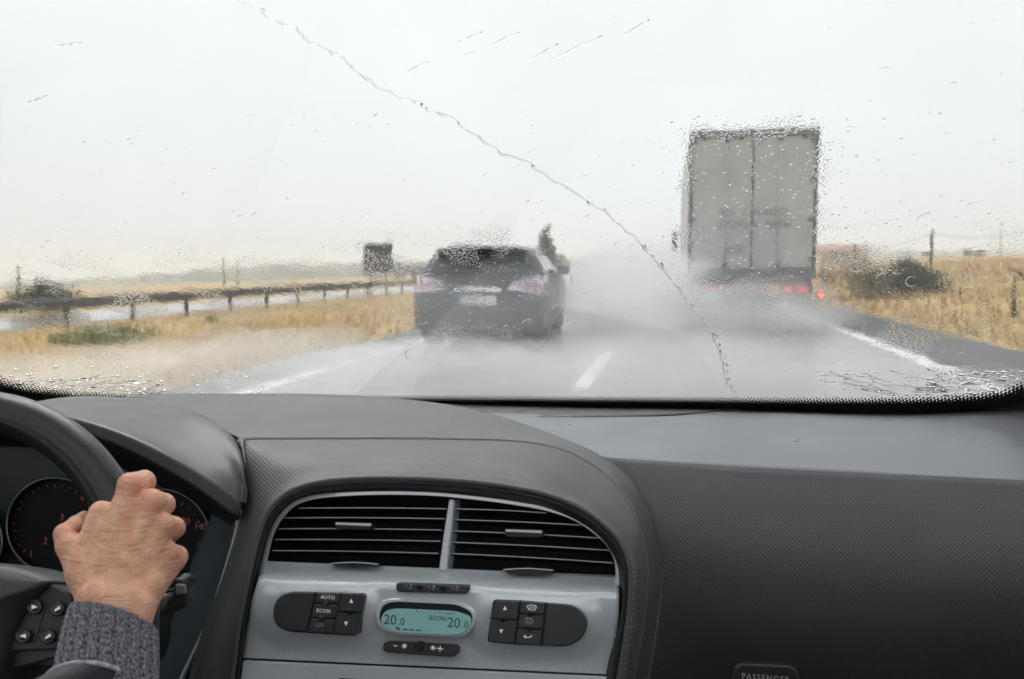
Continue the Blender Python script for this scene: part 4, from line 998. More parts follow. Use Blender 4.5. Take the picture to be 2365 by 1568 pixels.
# ------------------------------------------------------------------ steering wheel
WC = np.array([-.56, .54, .895]); WT = math.radians(22); WR = .180
_wn = np.array([0, -math.cos(WT), math.sin(WT)]); _wx = np.array([1., 0, 0]); _wy = np.cross(_wn, _wx); _wy = _wy if _wy[2] > 0 else -_wy
sw = empty('steering_wheel', tuple(WC - _wn*.05)); tag(sw, 'dark leather steering wheel with button spoke at the left edge', 'steering wheel')
M_leather = pbr('dark_leather', (.028, .030, .034), .36, spec=.4, bump=(350, .00025), var=(60, .12))
M_leather2 = pbr('worn_inner_leather', (.010, .012, .012), .4, spec=.35, bump=(350, .00025))
def torus_part(name, mat, prof, parent):
    n = 120; v = []
    for k in range(n):
        a = 2*math.pi*k/n; d = _wx*math.cos(a)+_wy*math.sin(a)
        for (dr, dn) in prof: v.append(WC + d*(WR+dr) + _wn*dn)
    m = len(prof)
    return mk(name, v, [(k*m+i, k*m+(i+1) % m, ((k+1) % n)*m+(i+1) % m, ((k+1) % n)*m+i) for k in range(n) for i in range(m)], mat, parent, True)
prof = []
for k in range(28):
    a = 2*math.pi*k/28; rr = 1.0 - .10*math.exp(-((a-1.75)/.16)**2) - .10*math.exp(-((a-5.6)/.2)**2)
    prof.append((.0165*math.cos(a)*rr, .0150*math.sin(a)*rr))
rim = torus_part('rim', M_leather, prof, sw)
prof2 = []
for k in range(14):
    a = math.radians(105) + math.radians(150)*k/13; prof2.append((.0172*math.cos(a), .0156*math.sin(a)))
prof2 += [(.012*math.cos(a), .011*math.sin(a)) for a in np.radians(np.linspace(255, 105, 6))]
torus_part('inner_grip', M_leather2, prof2, rim)
def onw(x, y, o=0.0): return atplane(x, y, WC+_wn*o, _wn)
hubm = []
for rr, o in ((.02, .030), (.06, .026), (.085, .016), (.098, .0), (.102, -.03)):
    hubm.append((rr, o))
# airbag pad: a domed rounded trapezoid
out = [onw(x, y, 0.012) for x, y in spline(np.array([(-520, 1330), (-330, 1290), (-120, 1292), (0, 1304), (60, 1317), (102, 1334), (112, 1350), (70, 1395), (28, 1470), (5, 1560), (-60, 1700), (-220, 1760), (-400, 1700), (-500, 1520), (-520, 1330)], float), 70)][:-1]
ctr = np.mean(out, axis=0); v = []; n = len(out)
for s_, o in ((1.0, -.045), (1.0, -.006), (.985, -.001), (.95, .004), (.8, .011), (.5, .018), (.2, .020)):
    v += [ctr + (p-ctr)*s_ + _wn*o for p in out]
f = grid_faces(7, n, closed=True, flip=True) + [tuple(6*n+k for k in range(n))]
mk('airbag_pad', v, f, pbr('pad_plastic', (.024, .025, .028), .42, bump=(900, .00012)), sw, True, sharp=50)
spk = slab('spoke', rrect([(-20, 1350), (104, 1337), (165, 1366), (250, 1392), (296, 1410), (300, 1530), (280, 1530), (130, 1520), (-20, 1560)], [10, 10, 30, 30, 6, 6, 30, 20, 10], 5), -.03, .004, pbr('spoke_plastic', (.022, .024, .027), .38, bump=(900, .0001)), sw, 4, True, onw, _wn)
bp_ = slab('button_panel', rrect([(92, 1340), (120, 1348), (165, 1370), (172, 1400), (140, 1500), (0, 1506), (-20, 1490), (28, 1412), (58, 1355)], [12, 14, 14, 20, 14, 14, 10, 20, 16], 5), .004, .0085, pbr('button_panel_plastic', (.020, .022, .025), .40, bump=(900, .0001)), sw, 3, True, onw, _wn)
M_bt = pbr('wheel_button', (.035, .036, .040), .30)
for i, (x, y) in enumerate(((79, 1401), (131, 1405), (53, 1468), (109, 1469))):
    v = []; n = 20
    for rr, o in ((19, .0085), (17.5, .0115), (15, .0125), (13, .0110), (9, .0125), (4, .0132)):
        v += [onw(x+rr*math.cos(2*math.pi*k/n), y+rr*math.sin(2*math.pi*k/n), o) for k in range(n)]
    b = mk('button', v, grid_faces(6, n, closed=True)+[tuple(5*n+k for k in range(n))], M_bt, bp_, True)
    d = 1 if i < 2 else -1
    pts = ((-6, -5), (8, 1), (-7, 6)) if i in (0,) else ((-6, 4), (6, -6), (8, 1), (-5, 7)) if i != 2 else ((6, -5), (-9, 1), (7, 6))
    slab('mark', [(x+a, y+c) for a, c in pts], .0133, .0137, M_white, b, .1, False, onw, _wn)
slab('groove', ribbon([(105, 1390), (92, 1432), (78, 1478)], 5), .0086, .0095, M_bt, bp_, 1, True, onw, _wn)
# column shroud behind the wheel
MB().lathe([(.040, 0), (.045, .05), (.05, .12), (.05, .20)], tuple(WC - _wn*.07 - _wn*0), tuple(-_wn), 28).build('column_shroud', M_dkpl, sw, True, sharp=40)

# --- floor-side bulk so that nothing is open below the panels
MB().bbox(-1.0, .60, .98, 1.36, .45, .86, .03).build('lower_bulkhead', M_dkpl, dash)

# ------------------------------------------------------------------ windshield and the rain on it
CARX = -.23
def wsh(u, v):
    """inner face of the windshield; u across (-1..1), v up the glass (0..1)"""
    x = CARX + .90*u*(1-.10*v)
    yb = 1.425 - .30*u*u - .079*u**4; zb = .952 + .0753*u*u
    yt = .60 - .13*u*u; zt = 1.425 - .035*u*u
    return np.array([x, yb+(yt-yb)*v, zb+(zt-zb)*v + .030*math.sin(math.pi*v)*(1-.3*u*u)])
def wsh_n(u, v):
    e = 1e-3; a = wsh(u+e, v)-wsh(u-e, v); b = wsh(u, v+e)-wsh(u, v-e); n = np.cross(a, b); n /= np.linalg.norm(n)
    return n if n[2] > 0 else -n
GT = .0052
_us, _vs = np.linspace(-1.05, 1.05, 70), np.linspace(-.30, 1.0, 70)
_grid = [(u, v, *proj(wsh(u, v)+wsh_n(u, v)*GT)) for u in _us for v in _vs]; _ga = np.array(_grid)
def onglass(x, y, off=GT):
    """(u, v) on the outer face seen along a sight line"""
    k = np.argmin((_ga[:, 2]-x)**2 + (_ga[:, 3]-y)**2); u, v = _ga[k, :2]
    for _ in range(2):
        e = 1e-4; P = lambda a, b: np.array(proj(wsh(a, b)+wsh_n(a, b)*off))
        p = P(u, v); J = np.stack([(P(u+e, v)-p)/e, (P(u, v+e)-p)/e], 1)
        try: d = np.linalg.solve(J, np.array([x, y])-p)
        except Exception: break
        u += d[0]; v += d[1]
    return u, v
ws = empty('windshield', (CARX, 1.2, .95)); tag(ws, 'rain covered curved windshield filling the upper part of the picture', 'windshield')
nu, nv = 90, 60; V0, V1, UV = [], [], []
for v in np.linspace(-.24, 1, nv):
    for u in np.linspace(-.93, .80, nu):
        p = wsh(u, v); V0.append(p); V1.append(p+wsh_n(u, v)*GT); UV.append((u*.90, v*.98))
nn = nu*nv
inner = grid_faces(nv, nu); outer = [tuple(nn+i for i in q[::-1]) for q in inner]
loop = list(range(nu)) + [(k+1)*nu-1 for k in range(1, nv)] + [(nv-1)*nu+i for i in range(nu-2, -1, -1)] + [k*nu for k in range(nv-2, 0, -1)]
side = [(loop[i], nn+loop[i], nn+loop[(i+1) % len(loop)], loop[(i+1) % len(loop)]) for i in range(len(loop))]
test = np.cross(V0[inner[0][1]]-V0[inner[0][0]], V0[inner[0][2]]-V0[inner[0][0]])
fcs = inner+outer+side
if test[2] > 0: fcs = [q[::-1] for q in fcs]
def glass_mat():
    m, nt, out = newmat('wet_windshield_glass'); L = nt.links.new
    g = N(nt, 'ShaderNodeBsdfGlass'); g.inputs['IOR'].default_value = 1.45; g.inputs['Roughness'].default_value = 0.0; g.inputs['Color'].default_value = (.985, .995, .992, 1)
    uv = N(nt, 'ShaderNodeUVMap')
    # water film: only the outer face carries it (the inner face lies at uv below zero)
    at = N(nt, 'ShaderNodeAttribute', attribute_name='wet')
    def nz(scale, det, rough=.5, dist=0.0, st=(1, 1, 1)):
        mp = N(nt, 'ShaderNodeMapping'); mp.inputs['Scale'].default_value = st; L(uv.outputs[0], mp.inputs[0])
        n = N(nt, 'ShaderNodeTexNoise'); n.inputs['Scale'].default_value = scale; n.inputs['Detail'].default_value = det; n.inputs['Roughness'].default_value = rough; n.inputs['Distortion'].default_value = dist
        L(mp.outputs[0], n.inputs['Vector']); return n
    hgt = None
    def acc(node, amp, last):
        mt = N(nt, 'ShaderNodeMath', operation='MULTIPLY_ADD'); mt.inputs[1].default_value = amp; L(node, mt.inputs[0])
        if last is not None: L(last, mt.inputs[2])
        else: mt.inputs[2].default_value = 0
        return mt.outputs[0]
    h = acc(nz(30, 2).outputs[0], 0.42e-4, None)             # slow swell of the film
    h = acc(nz(150, 2).outputs[0], .14e-4, h)
    h = acc(nz(420, 2, .6).outputs[0], .052e-4, h)            # fine ripples
    # beads: rounded dots that come and go
    vo = N(nt, 'ShaderNodeTexVoronoi', voronoi_dimensions='2D', feature='SMOOTH_F1'); vo.inputs['Scale'].default_value = 260; vo.inputs['Smoothness'].default_value = .3; L(uv.outputs[0], vo.inputs['Vector'])
    mr = N(nt, 'ShaderNodeMapRange', interpolation_type='SMOOTHSTEP'); mr.inputs[1].default_value = .42; mr.inputs[2].default_value = .12; mr.inputs[3].default_value = 0; mr.inputs[4].default_value = 1; L(vo.outputs['Distance'], mr.inputs[0])
    gate = N(nt, 'ShaderNodeMapRange', interpolation_type='SMOOTHSTEP'); gate.inputs[1].default_value = .46; gate.inputs[2].default_value = .62; L(nz(16, 3).outputs[0], gate.inputs[0])
    ml = N(nt, 'ShaderNodeMath', operation='MULTIPLY'); L(mr.outputs[0], ml.inputs[0]); L(gate.outputs[0], ml.inputs[1])
    h = acc(ml.outputs[0], .22e-4, h)
    mw = N(nt, 'ShaderNodeMath', operation='MULTIPLY'); L(h, mw.inputs[0]); L(at.outputs['Fac'], mw.inputs[1])
    bp = N(nt, 'ShaderNodeBump'); bp.inputs['Distance'].default_value = 1.0; bp.inputs['Strength'].default_value = 1.0; L(mw.outputs[0], bp.inputs['Height'])
    L(bp.outputs[0], g.inputs['Normal']); L(g.outputs[0], out.inputs[0]); return m
gl = mk('glass', V0+V1, fcs, glass_mat(), ws, True, UV+UV, sharp=40)
at_ = gl.data.attributes.new('wet', 'FLOAT', 'POINT'); at_.data.foreach_set('value', [0.0]*nn+[1.0]*nn)

# black printed border with its dotted fade
def frit_mat():
    m, nt, out = newmat('dotted_black_border'); L = nt.links.new
    b = N(nt, 'ShaderNodeBsdfPrincipled'); b.inputs['Base Color'].default_value = (.006, .006, .007, 1); b.inputs['Roughness'].default_value = .35
    tr = N(nt, 'ShaderNodeBsdfTransparent'); mx = N(nt, 'ShaderNodeMixShader')
    tc = N(nt, 'ShaderNodeTexCoord'); uv = N(nt, 'ShaderNodeUVMap'); sp = N(nt, 'ShaderNodeSeparateXYZ'); L(uv.outputs[0], sp.inputs[0])
    mp = N(nt, 'ShaderNodeMapping'); mp.inputs['Scale'].default_value = (290, 120, 0); mp.inputs['Rotation'].default_value = (0, 0, math.radians(45)); L(tc.outputs['Object'], mp.inputs[0])
    vo = N(nt, 'ShaderNodeTexVoronoi', voronoi_dimensions='2D'); vo.inputs['Scale'].default_value = 1; vo.inputs['Randomness'].default_value = 0; L(mp.outputs[0], vo.inputs['Vector'])
    th = N(nt, 'ShaderNodeMapRange'); th.inputs[1].default_value = .72; th.inputs[2].default_value = 1.0; th.inputs[3].default_value = .74; th.inputs[4].default_value = .24; L(sp.outputs['Y'], th.inputs[0])
    lt = N(nt, 'ShaderNodeMath', operation='LESS_THAN'); L(vo.outputs['Distance'], lt.inputs[0]); L(th.outputs[0], lt.inputs[1])
    L(lt.outputs[0], mx.inputs[0]); L(tr.outputs[0], mx.inputs[1]); L(b.outputs[0], mx.inputs[2]); L(mx.outputs[0], out.inputs[0]); return m
ft = [(-260, 600), (-150, 745), (-60, 826), (0, 866), (60, 886), (140, 898), (260, 907), (600, 911), (1000, 912.5), (1500, 915.5), (1900, 918), (2060, 917), (2183, 913), (2290, 903), (2350, 884), (2420, 842), (2560, 690)]
fb = [(-420, 640), (-290, 800), (-170, 905), (-70, 948), (10, 962), (110, 966), (250, 968), (600, 968), (1000, 970), (1500, 974), (1900, 980), (2060, 982), (2190, 982), (2330, 972), (2440, 940), (2540, 870), (2720, 700)]
nr = 8; v, uvs = [], []
for k_ in range(120):
    pt, pb = crom(np.array(ft, float), 16*k_/119), crom(np.array(fb, float), 16*k_/119)
    for k in range(nr+1):
        t = k/nr; q = pb+(pt-pb)*t; uc, a = onglass(*q, -.0012)
        v.append(wsh(uc, a)-wsh_n(uc, a)*.0012); uvs.append((uc, t))
mk('black_border', v, grid_faces(120, nr+1), frit_mat(), ws, True, uvs)
# maker's stamp, printed to be read from outside
_su, _sv = onglass(2155, 897); _sp = wsh(_su, _sv)-wsh_n(_su, _sv)*.0016; _sn = -wsh_n(_su, _sv)
_sx = wsh(_su+.01, _sv)-wsh(_su, _sv); _sx /= np.linalg.norm(_sx); _sy = np.cross(_sx, wsh_n(_su, _sv)); _sy = _sy if _sy[2] > 0 else -_sy
def ong(x, y, o=0): return atplane(x, y, _sp, _sn)
M_stamp = pbr('stamp_black', (.01, .01, .01), .5)
for s_, x, y, h in (('SEAT', 2153, 890, 3.6), ('II PILKINGTON', 2151, 896, 2.6), ('43R-001989', 2146, 901.5, 3.2), ('DOT398 AS1 M125T', 2146, 906, 2.2), ('E1', 2179, 902, 3.4)):
    text(s_, x, y, h*1.25, M_stamp, ws, 'stamp_lettering', 0, ong, _sx, _sy, _sn, True, .0001)
m = MB(); n = 28
v = [ong(2179+r*math.cos(2*math.pi*k/n), 902+r*.42*math.sin(2*math.pi*k/n)) for r in (8.8, 7.9) for k in range(n)]
m.add(v, [(k, (k+1) % n, n+(k+1) % n, n+k) for k in range(n)]).build('stamp_ring', M_stamp, ws)

# --- water standing on the glass: real lenses of water
def water_mat():
    m, nt, out = newmat('rain_water'); g = N(nt, 'ShaderNodeBsdfGlass'); g.inputs['IOR'].default_value = 1.333; g.inputs['Roughness'].default_value = 0.0
    nt.links.new(g.outputs[0], out.inputs[0]); return m
M_water = water_mat()
def frame_at(u, v):
    n = wsh_n(u, v); p = wsh(u, v)+n*(GT+.00025); a = wsh(u+.002, v)-wsh(u-.002, v); a /= np.linalg.norm(a); b = np.cross(n, a); b = b if b[2] > 0 else -b
    return p, n, a, b
class Lens(MB):
    def drop(s, u, v, rx, ry, h, rot=0.0, n=10, wob=.2):
        p, nn_, a, b = frame_at(u, v); c_, s_ = math.cos(rot), math.sin(rot); a, b = a*c_+b*s_, -a*s_+b*c_
        w = [1+wob*(random.random()-.5) for _ in range(n)]; vs_ = []
        for t, hh in ((1.0, .0), (.93, .30), (.75, .62), (.45, .90)):
            for k in range(n):
                q = 2*math.pi*k/n; vs_.append(p + (a*rx*math.cos(q)+b*ry*math.sin(q))*t*w[k] + nn_*h*hh)
        vs_.append(p+nn_*h); vs_.append(p)
        f = [(r*n+k, r*n+(k+1) % n, (r+1)*n+(k+1) % n, (r+1)*n+k) for r in range(3) for k in range(n)]
        f += [(3*n+k, 3*n+(k+1) % n, 4*n) for k in range(n)] + [((k+1) % n, k, 4*n+1) for k in range(n)]
        s.add(vs_, f)
    def ridge(s, path, w, h):
        """a bead of water along a path of (u, v)"""
        P = []; m_ = len(path); ww = w if hasattr(w, '__len__') else [w]*m_
        Q = [frame_at(*q) for q in path]; vs_ = []
        for i in range(m_):
            p, nn_, _, _ = Q[i]; t = Q[min(i+1, m_-1)][0]-Q[max(i-1, 0)][0]; t /= np.linalg.norm(t)+1e-12; sd = np.cross(nn_, t)
            for x_, h_ in ((-1, 0), (-.7, .6), (0, 1), (.7, .6), (1, 0), (0, -.05)): vs_.append(p + sd*ww[i]*x_ + nn_*h*h_*(ww[i]/max(ww)))
        s.add(vs_, [(i*6+k, (i+1)*6+k, (i+1)*6+(k+1) % 6, i*6+(k+1) % 6) for i in range(m_-1) for k in range(6)] + [(0, 1, 2, 3, 4, 5), tuple((m_-1)*6+k for k in range(5, -1, -1))])
    def done(s, name, label, kind=None, cat=None): return tag(s.build(name, M_water, None, True), label, cat, None, kind)

# the long bead left by the wiper
path = [(548,-12),(570,6),(600,18),(640,45),(683,60),(700,78),(722,94),(765,115),(790,128),(812,148),(832,166),(880,200),(930,222),(968,232),(980,243),(1000,255),(1050,270),(1066,288),(1088,302),(1130,330),(1170,355),(1220,370),(1234,384),(1252,396),(1300,425),(1330,442),(1356,461),(1380,476),(1402,486),(1416,503),(1432,516),(1465,545),(1492,572),(1520,605),(1545,635),(1565,660),(1586,688),(1602,707),(1620,730),(1638,757),(1655,790),(1664,812),(1668,832),(1673,855),(1677,874),(1688,893),(1706,908)]
PP = spline(np.array(path, float), 330); PP = [p + np.array([random.uniform(-.5, .5), random.uniform(-.6, .6)]) + np.array([4.0, -3.2])*mnoise.noise(Vector((i*.30, 7, 0))) + np.array([1.5, 2.0])*mnoise.noise(Vector((i*.8, 2, 0))) for i, p in enumerate(PP)]
wid = [.0015*(.38+1.0*max(0, .2+mnoise.noise(Vector((i*.22, 0, 0)))+.4*mnoise.noise(Vector((i*.6, 3, 0))))) for i in range(330)]
L_ = Lens(); L_.ridge([onglass(*p) for p in PP], wid, .0031); L_.done('water_streak', 'long jagged bead of water running diagonally across the windshield', cat='water streak')
L_ = Lens(); P2_ = [p + np.array([9, 5]) + np.array([random.uniform(-3, 3), random.uniform(-3, 3)]) for p in PP[225:318]]
for k in range(0, 90, 5):
    if random.random() < .75:
        seg = P2_[k:k+random.randint(3, 5)]; L_.ridge([onglass(*p) for p in seg], [.0008, .0013, .0011, .0007, .0005][:len(seg)], .0008)
L_.done('water_streak', 'broken run of beads beside the lower end of the long streak', cat='water streak', kind='stuff')

# beads, splash rings and runs: too many to count
def scatter(n, box, rmm, el=1.3, rot=(0, .6), h=.35):
    for _ in range(n):
        x = random.uniform(box[0], box[2]); y = random.uniform(box[1], box[3]); u, v = onglass(x, y)
        if not (-.92 < u < .79 and -.09 < v < .98): continue
        r = .001*(rmm[0]+(rmm[1]-rmm[0])*random.random()**2.2)/2
        L_.drop(u, v, r*el, r, r*h*2*.6, random.uniform(*rot), 9)
L_ = Lens()
scatter(650, (0, 250, 2365, 900), (.7, 2.2)); scatter(110, (0, 0, 2365, 300), (.6, 1.4))
scatter(330, (780, 520, 1350, 760), (.8, 2.4)); scatter(420, (1530, 260, 1960, 700), (.9, 3.2)); scatter(260, (0, 560, 800, 760), (.9, 2.6)); scatter(200, (1900, 480, 2365, 760), (.9, 2.8))
L_.done('rain_beads', 'countless fine rain beads over the whole windshield', kind='stuff')
L_ = Lens()
scatter(150, (0, 840, 620, 915), (1.5, 5.0), 1.9, (-.2, .5), .5); scatter(260, (-20, 870, 380, 918), (1.5, 5.5), 2.0, (-.2, .6), .5)
scatter(150, (1880, 850, 2365, 945), (1.5, 5.0), 1.7, (-.7, 0), .5); scatter(240, (2000, 905, 2365, 948), (1.2, 4.5), 1.7, (-.7, 0), .5); scatter(120, (2150, 855, 2365, 910), (1.5, 6.5), 1.6, (-.5, .2), .55); scatter(120, (600, 905, 1950, 932), (.8, 2.0), 1.6, (-.3, .3), .5)
for _ in range(42):                                         # little runs in the right corner
    x, y = random.uniform(1900, 2330), random.uniform(845, 925); pts = []; m_ = random.randint(5, 11)
    for k in range(m_): pts.append((x, y)); x += random.uniform(6, 15); y += random.uniform(-.5, 5.0)
    L_.ridge([onglass(*p) for p in pts], [.0012*math.sin(math.pi*(k+.6)/(m_+.2))+.0004 for k in range(m_)], .0009)
for _ in range(30):                                         # and in the left corner, dragged upwards
    x, y = random.uniform(0, 330), random.uniform(880, 918); pts = []; m_ = random.randint(4, 9)
    for k in range(m_): pts.append((x, y)); x += random.uniform(6, 14); y += random.uniform(-4.0, 1.0)
    L_.ridge([onglass(*p) for p in pts], [.0015*math.sin(math.pi*(k+.6)/(m_+.2))+.0004 for k in range(m_)], .0011)
L_.done('corner_drops', 'heavy drops and runs of water gathered in the lower corners of the windshield', kind='stuff')
L_ = Lens()
def ringlet(x, y, r, a0, a1, w):
    m_ = max(6, int((a1-a0)*4)); L_.ridge([onglass(x+r*math.cos(a0+(a1-a0)*k/(m_-1))*(1+.2*random.random()), y+r*.86*math.sin(a0+(a1-a0)*k/(m_-1))*(1+.2*random.random())) for k in range(m_)], [w*(.35+math.sin(math.pi*k/(m_-1))) for k in range(m_)], w*.36)
spots = [(990,643,17),(1880,378,17),(1290,712,14),(1130,690,10),(985,675,12),(1005,792,18),(1228,470,13),(1612,345,16),(1585,420,12),(870,612,14),(905,628,10),(1262,545,11),(2140,510,22),(2250,480,18),(1965,300,14),(2045,165,16),(1220,745,12),(1395,705,10),(1330,640,10),(880,270,16),(1130,410,15),(1355,410,10),(1365,500,10),(1790,615,15),(1980,610,14),(1925,590,10),(560,505,14),(600,500,16),(270,545,15),(410,650,11),(950,815,12),(1400,820,12),(2040,640,14),(2105,645,12)]
spots += [(random.uniform(60, 2320), random.uniform(430, 890), random.uniform(6, 14)) for _ in range(34)] + [(random.uniform(60, 2320), random.uniform(60, 430), random.uniform(6, 13)) for _ in range(5)]
for i, (x, y, r) in enumerate(spots):
    if i < 34 and i % 3 == 0 and y > 560: ringlet(x, y, r, .4, 5.4, .0006)
    else: a = random.uniform(3.0, 3.9); ringlet(x, y, r, a, a+random.uniform(1.2, 2.2), .0005)
for (x, y, dx, dy) in ((1045, 98, 70, -30), (1130, 100, 70, -32), (1260, 140, 130, -62), (1440, 78, 60, -38), (930, 165, 60, -28), (1070, 125, 40, -15), (60, 235, 50, -20), (110, 105, 80, -12), (1230, 130, 60, -35)):
    L_.ridge([onglass(x+dx*t+random.uniform(-1, 1), y+dy*t+random.uniform(-2, 2)) for t in np.linspace(0, 1, 12)], [.0006*math.sin(math.pi*(k+.5)/12)+.0002 for k in range(12)], .00012)
L_.done('splash_rings', 'thin rings and crescents left by raindrops bursting on the windshield', kind='stuff')

# ------------------------------------------------------------------ the cabin round us: pillars, roof, doors
cab = empty('car_cabin', (CARX, 0, .3)); tag(cab, 'grey cabin shell of our car with windshield pillars and a roof opened for skylight', 'car cabin')
M_lining = pbr('pale_roof_lining', (.72, .71, .69), .9, bump=(300, .0004))
M_pillar = pbr('grey_pillar_trim', (.42, .42, .42), .6, bump=(500, .0002))
M_door = pbr('dark_door_card', (.06, .06, .062), .55, bump=(400, .0002))
for s in (-1, 1):
    us_ = -.95 if s < 0 else .82; pa = [wsh(us_, v)-wsh_n(us_, v)*.022 + np.array([s*.03, 0, 0]) for v in np.linspace(-.10, 1, 12)]
    MB().tube(pa, .034, 12, flat=.75).build('windshield_pillar', M_pillar, cab, True)
    x0, x1 = (CARX-.96, CARX-.90) if s < 0 else (CARX+.78, CARX+.84)
    MB().bbox(x0, x1, -1.7, 1.05, .25, 1.0, .02).build('door_panel', M_door, cab)
    MB().bbox(x0, x1, -.42, -.28, 1.0, 1.42, .02).build('door_pillar', M_pillar, cab)
    MB().bbox(x0, x1, -1.6, .60, 1.37, 1.44, .015).build('roof_rail', M_pillar, cab)
    # small bright end cap of the dashboard by the pillar
    e = atY(2420 if s > 0 else -140, 946 if s > 0 else 985, 1.17); 
G = []
for y in np.linspace(.62, -1.6, 14):
    G.append([(CARX-.06+.83*u, y-(.13*u*u if y > .5 else 0), 1.445-.05*u*u+.012*math.sin(math.pi*(y+1.6)/2.2)) for u in np.linspace(-1, 1, 17)])
o = mk('opened_roof_lining', np.array(G).reshape(-1, 3), [q for k, q in enumerate(grid_faces(14, 17)) if not (1 <= k//16 <= 10 and 2 <= k % 16 <= 13)], M_lining, cab, True); md = o.modifiers.new('thickness', 'SOLIDIFY'); md.thickness = .02; md.offset = 1  # unseen roof with an opening added to let skylight onto the dashboard
MB().bbox(CARX-.93, CARX+.81, -1.75, 1.3, .20, .26, .02).build('floor', M_door, cab)
MB().bbox(CARX-.91, CARX+.79, -1.72, -1.62, .26, 1.40, .02).build('rear_light_block', M_door, cab)  # unseen panel raised to full height to keep rear light off the dashboard

# ------------------------------------------------------------------ the driver's hand and forearm
HD = .628; HS = HD/FPX
def hp(x, y, z): return atD(x, y, HD - z*HS)
def round_cone(P, a, b, r1, r2):
    a, b = np.array(a, float), np.array(b, float); ba = b-a; L2 = ba@ba
    t = np.clip(((P-a)@ba)/L2, 0, 1); d = np.linalg.norm(P - a - t[:, None]*ba, axis=1)
    return d - (r1 + (r2-r1)*t)
def smin(a, b, k):
    h = np.clip(.5+.5*(b-a)/k, 0, 1); return b+(a-b)*h - k*h*(1-h)
MC = [((300, 1122, 26), 30), ((352, 1160, 30), 31), ((376, 1214, 22), 30), ((386, 1280, 6), 29)]           # knuckles
PIP = [((334, 1112, -42), 26), ((380, 1164, -42), 25), ((403, 1218, -44), 25), ((411, 1283, -46), 23)]
DIP = [((318, 1140, -122), 22), ((360, 1192, -126), 22), ((384, 1242, -124), 21), ((396, 1302, -116), 19)]
TIP = [((262, 1160, -134), 19), ((308, 1204, -138), 19), ((332, 1254, -136), 19), ((350, 1312, -128), 17)]
CP = [((232, 1352, 44), 44), ((256, 1362, 50), 44), ((292, 1366, 48), 44), ((322, 1362, 40), 42)]
def hand_sdf(P):
    d = round_cone(P, (230, 1392, 62), (226, 1500, 92), 60, 46)
    d = smin(d, round_cone(P, (306, 1396, 58), (288, 1500, 90), 57, 44), 30)
    for (c, rc), (m, rm) in zip(CP, MC): d = smin(d, round_cone(P, c, m, rc, rm-3), 16)
    for i in range(3):                                                               # flesh between the metacarpals
        a = (np.array(MC[i][0])+np.array(MC[i+1][0]))/2; b = (np.array(CP[i][0])+np.array(CP[i+1][0]))/2
        d = smin(d, round_cone(P, b-[0, 0, 6], lerp(b, a, .86)-[0, 0, 8], 42, 30), 12)
    for i in range(3): d = smin(d, round_cone(P, lerp(np.array(CP[i+1][0], float), np.array(MC[i+1][0], float), .3)+[0, 0, 33], np.array(MC[i+1][0], float)+[-4, 4, 22], 5, 6), 12)   # tendons
    d = smin(d, round_cone(P, (190, 1330, 24), (236, 1190, -10), 40, 34), 30)        # web of the thumb
    th = round_cone(P, (206, 1350, 32), (158, 1262, -6), 40, 31)
    th = smin(th, round_cone(P, (158, 1262, -6), (149, 1236, -22), 30, 26), 8)
    th = smin(th, round_cone(P, (149, 1236, -22), (176, 1212, -66), 25, 21), 8)
    th = smin(th, round_cone(P, (176, 1212, -66), (196, 1196, -108), 20, 17), 6)
    d = smin(d, th, 16)
    for (m, rm), (p, rp_), (q, rq), (t, rt) in zip(MC, PIP, DIP, TIP):
        f = round_cone(P, m, p, rm, rp_); f = smin(f, round_cone(P, p, q, rp_, rq), 5); f = smin(f, round_cone(P, q, t, rq, rt), 5)
        d = smin(d, f, 9)
    d = smin(d, np.linalg.norm(P-np.array([347, 1350, 60.]), axis=1)-22, 26)         # ulna head
    d = smin(d, round_cone(P, (330, 1372, 34), (398, 1296, -20), 40, 28), 20)       # heel of the hand
    return d
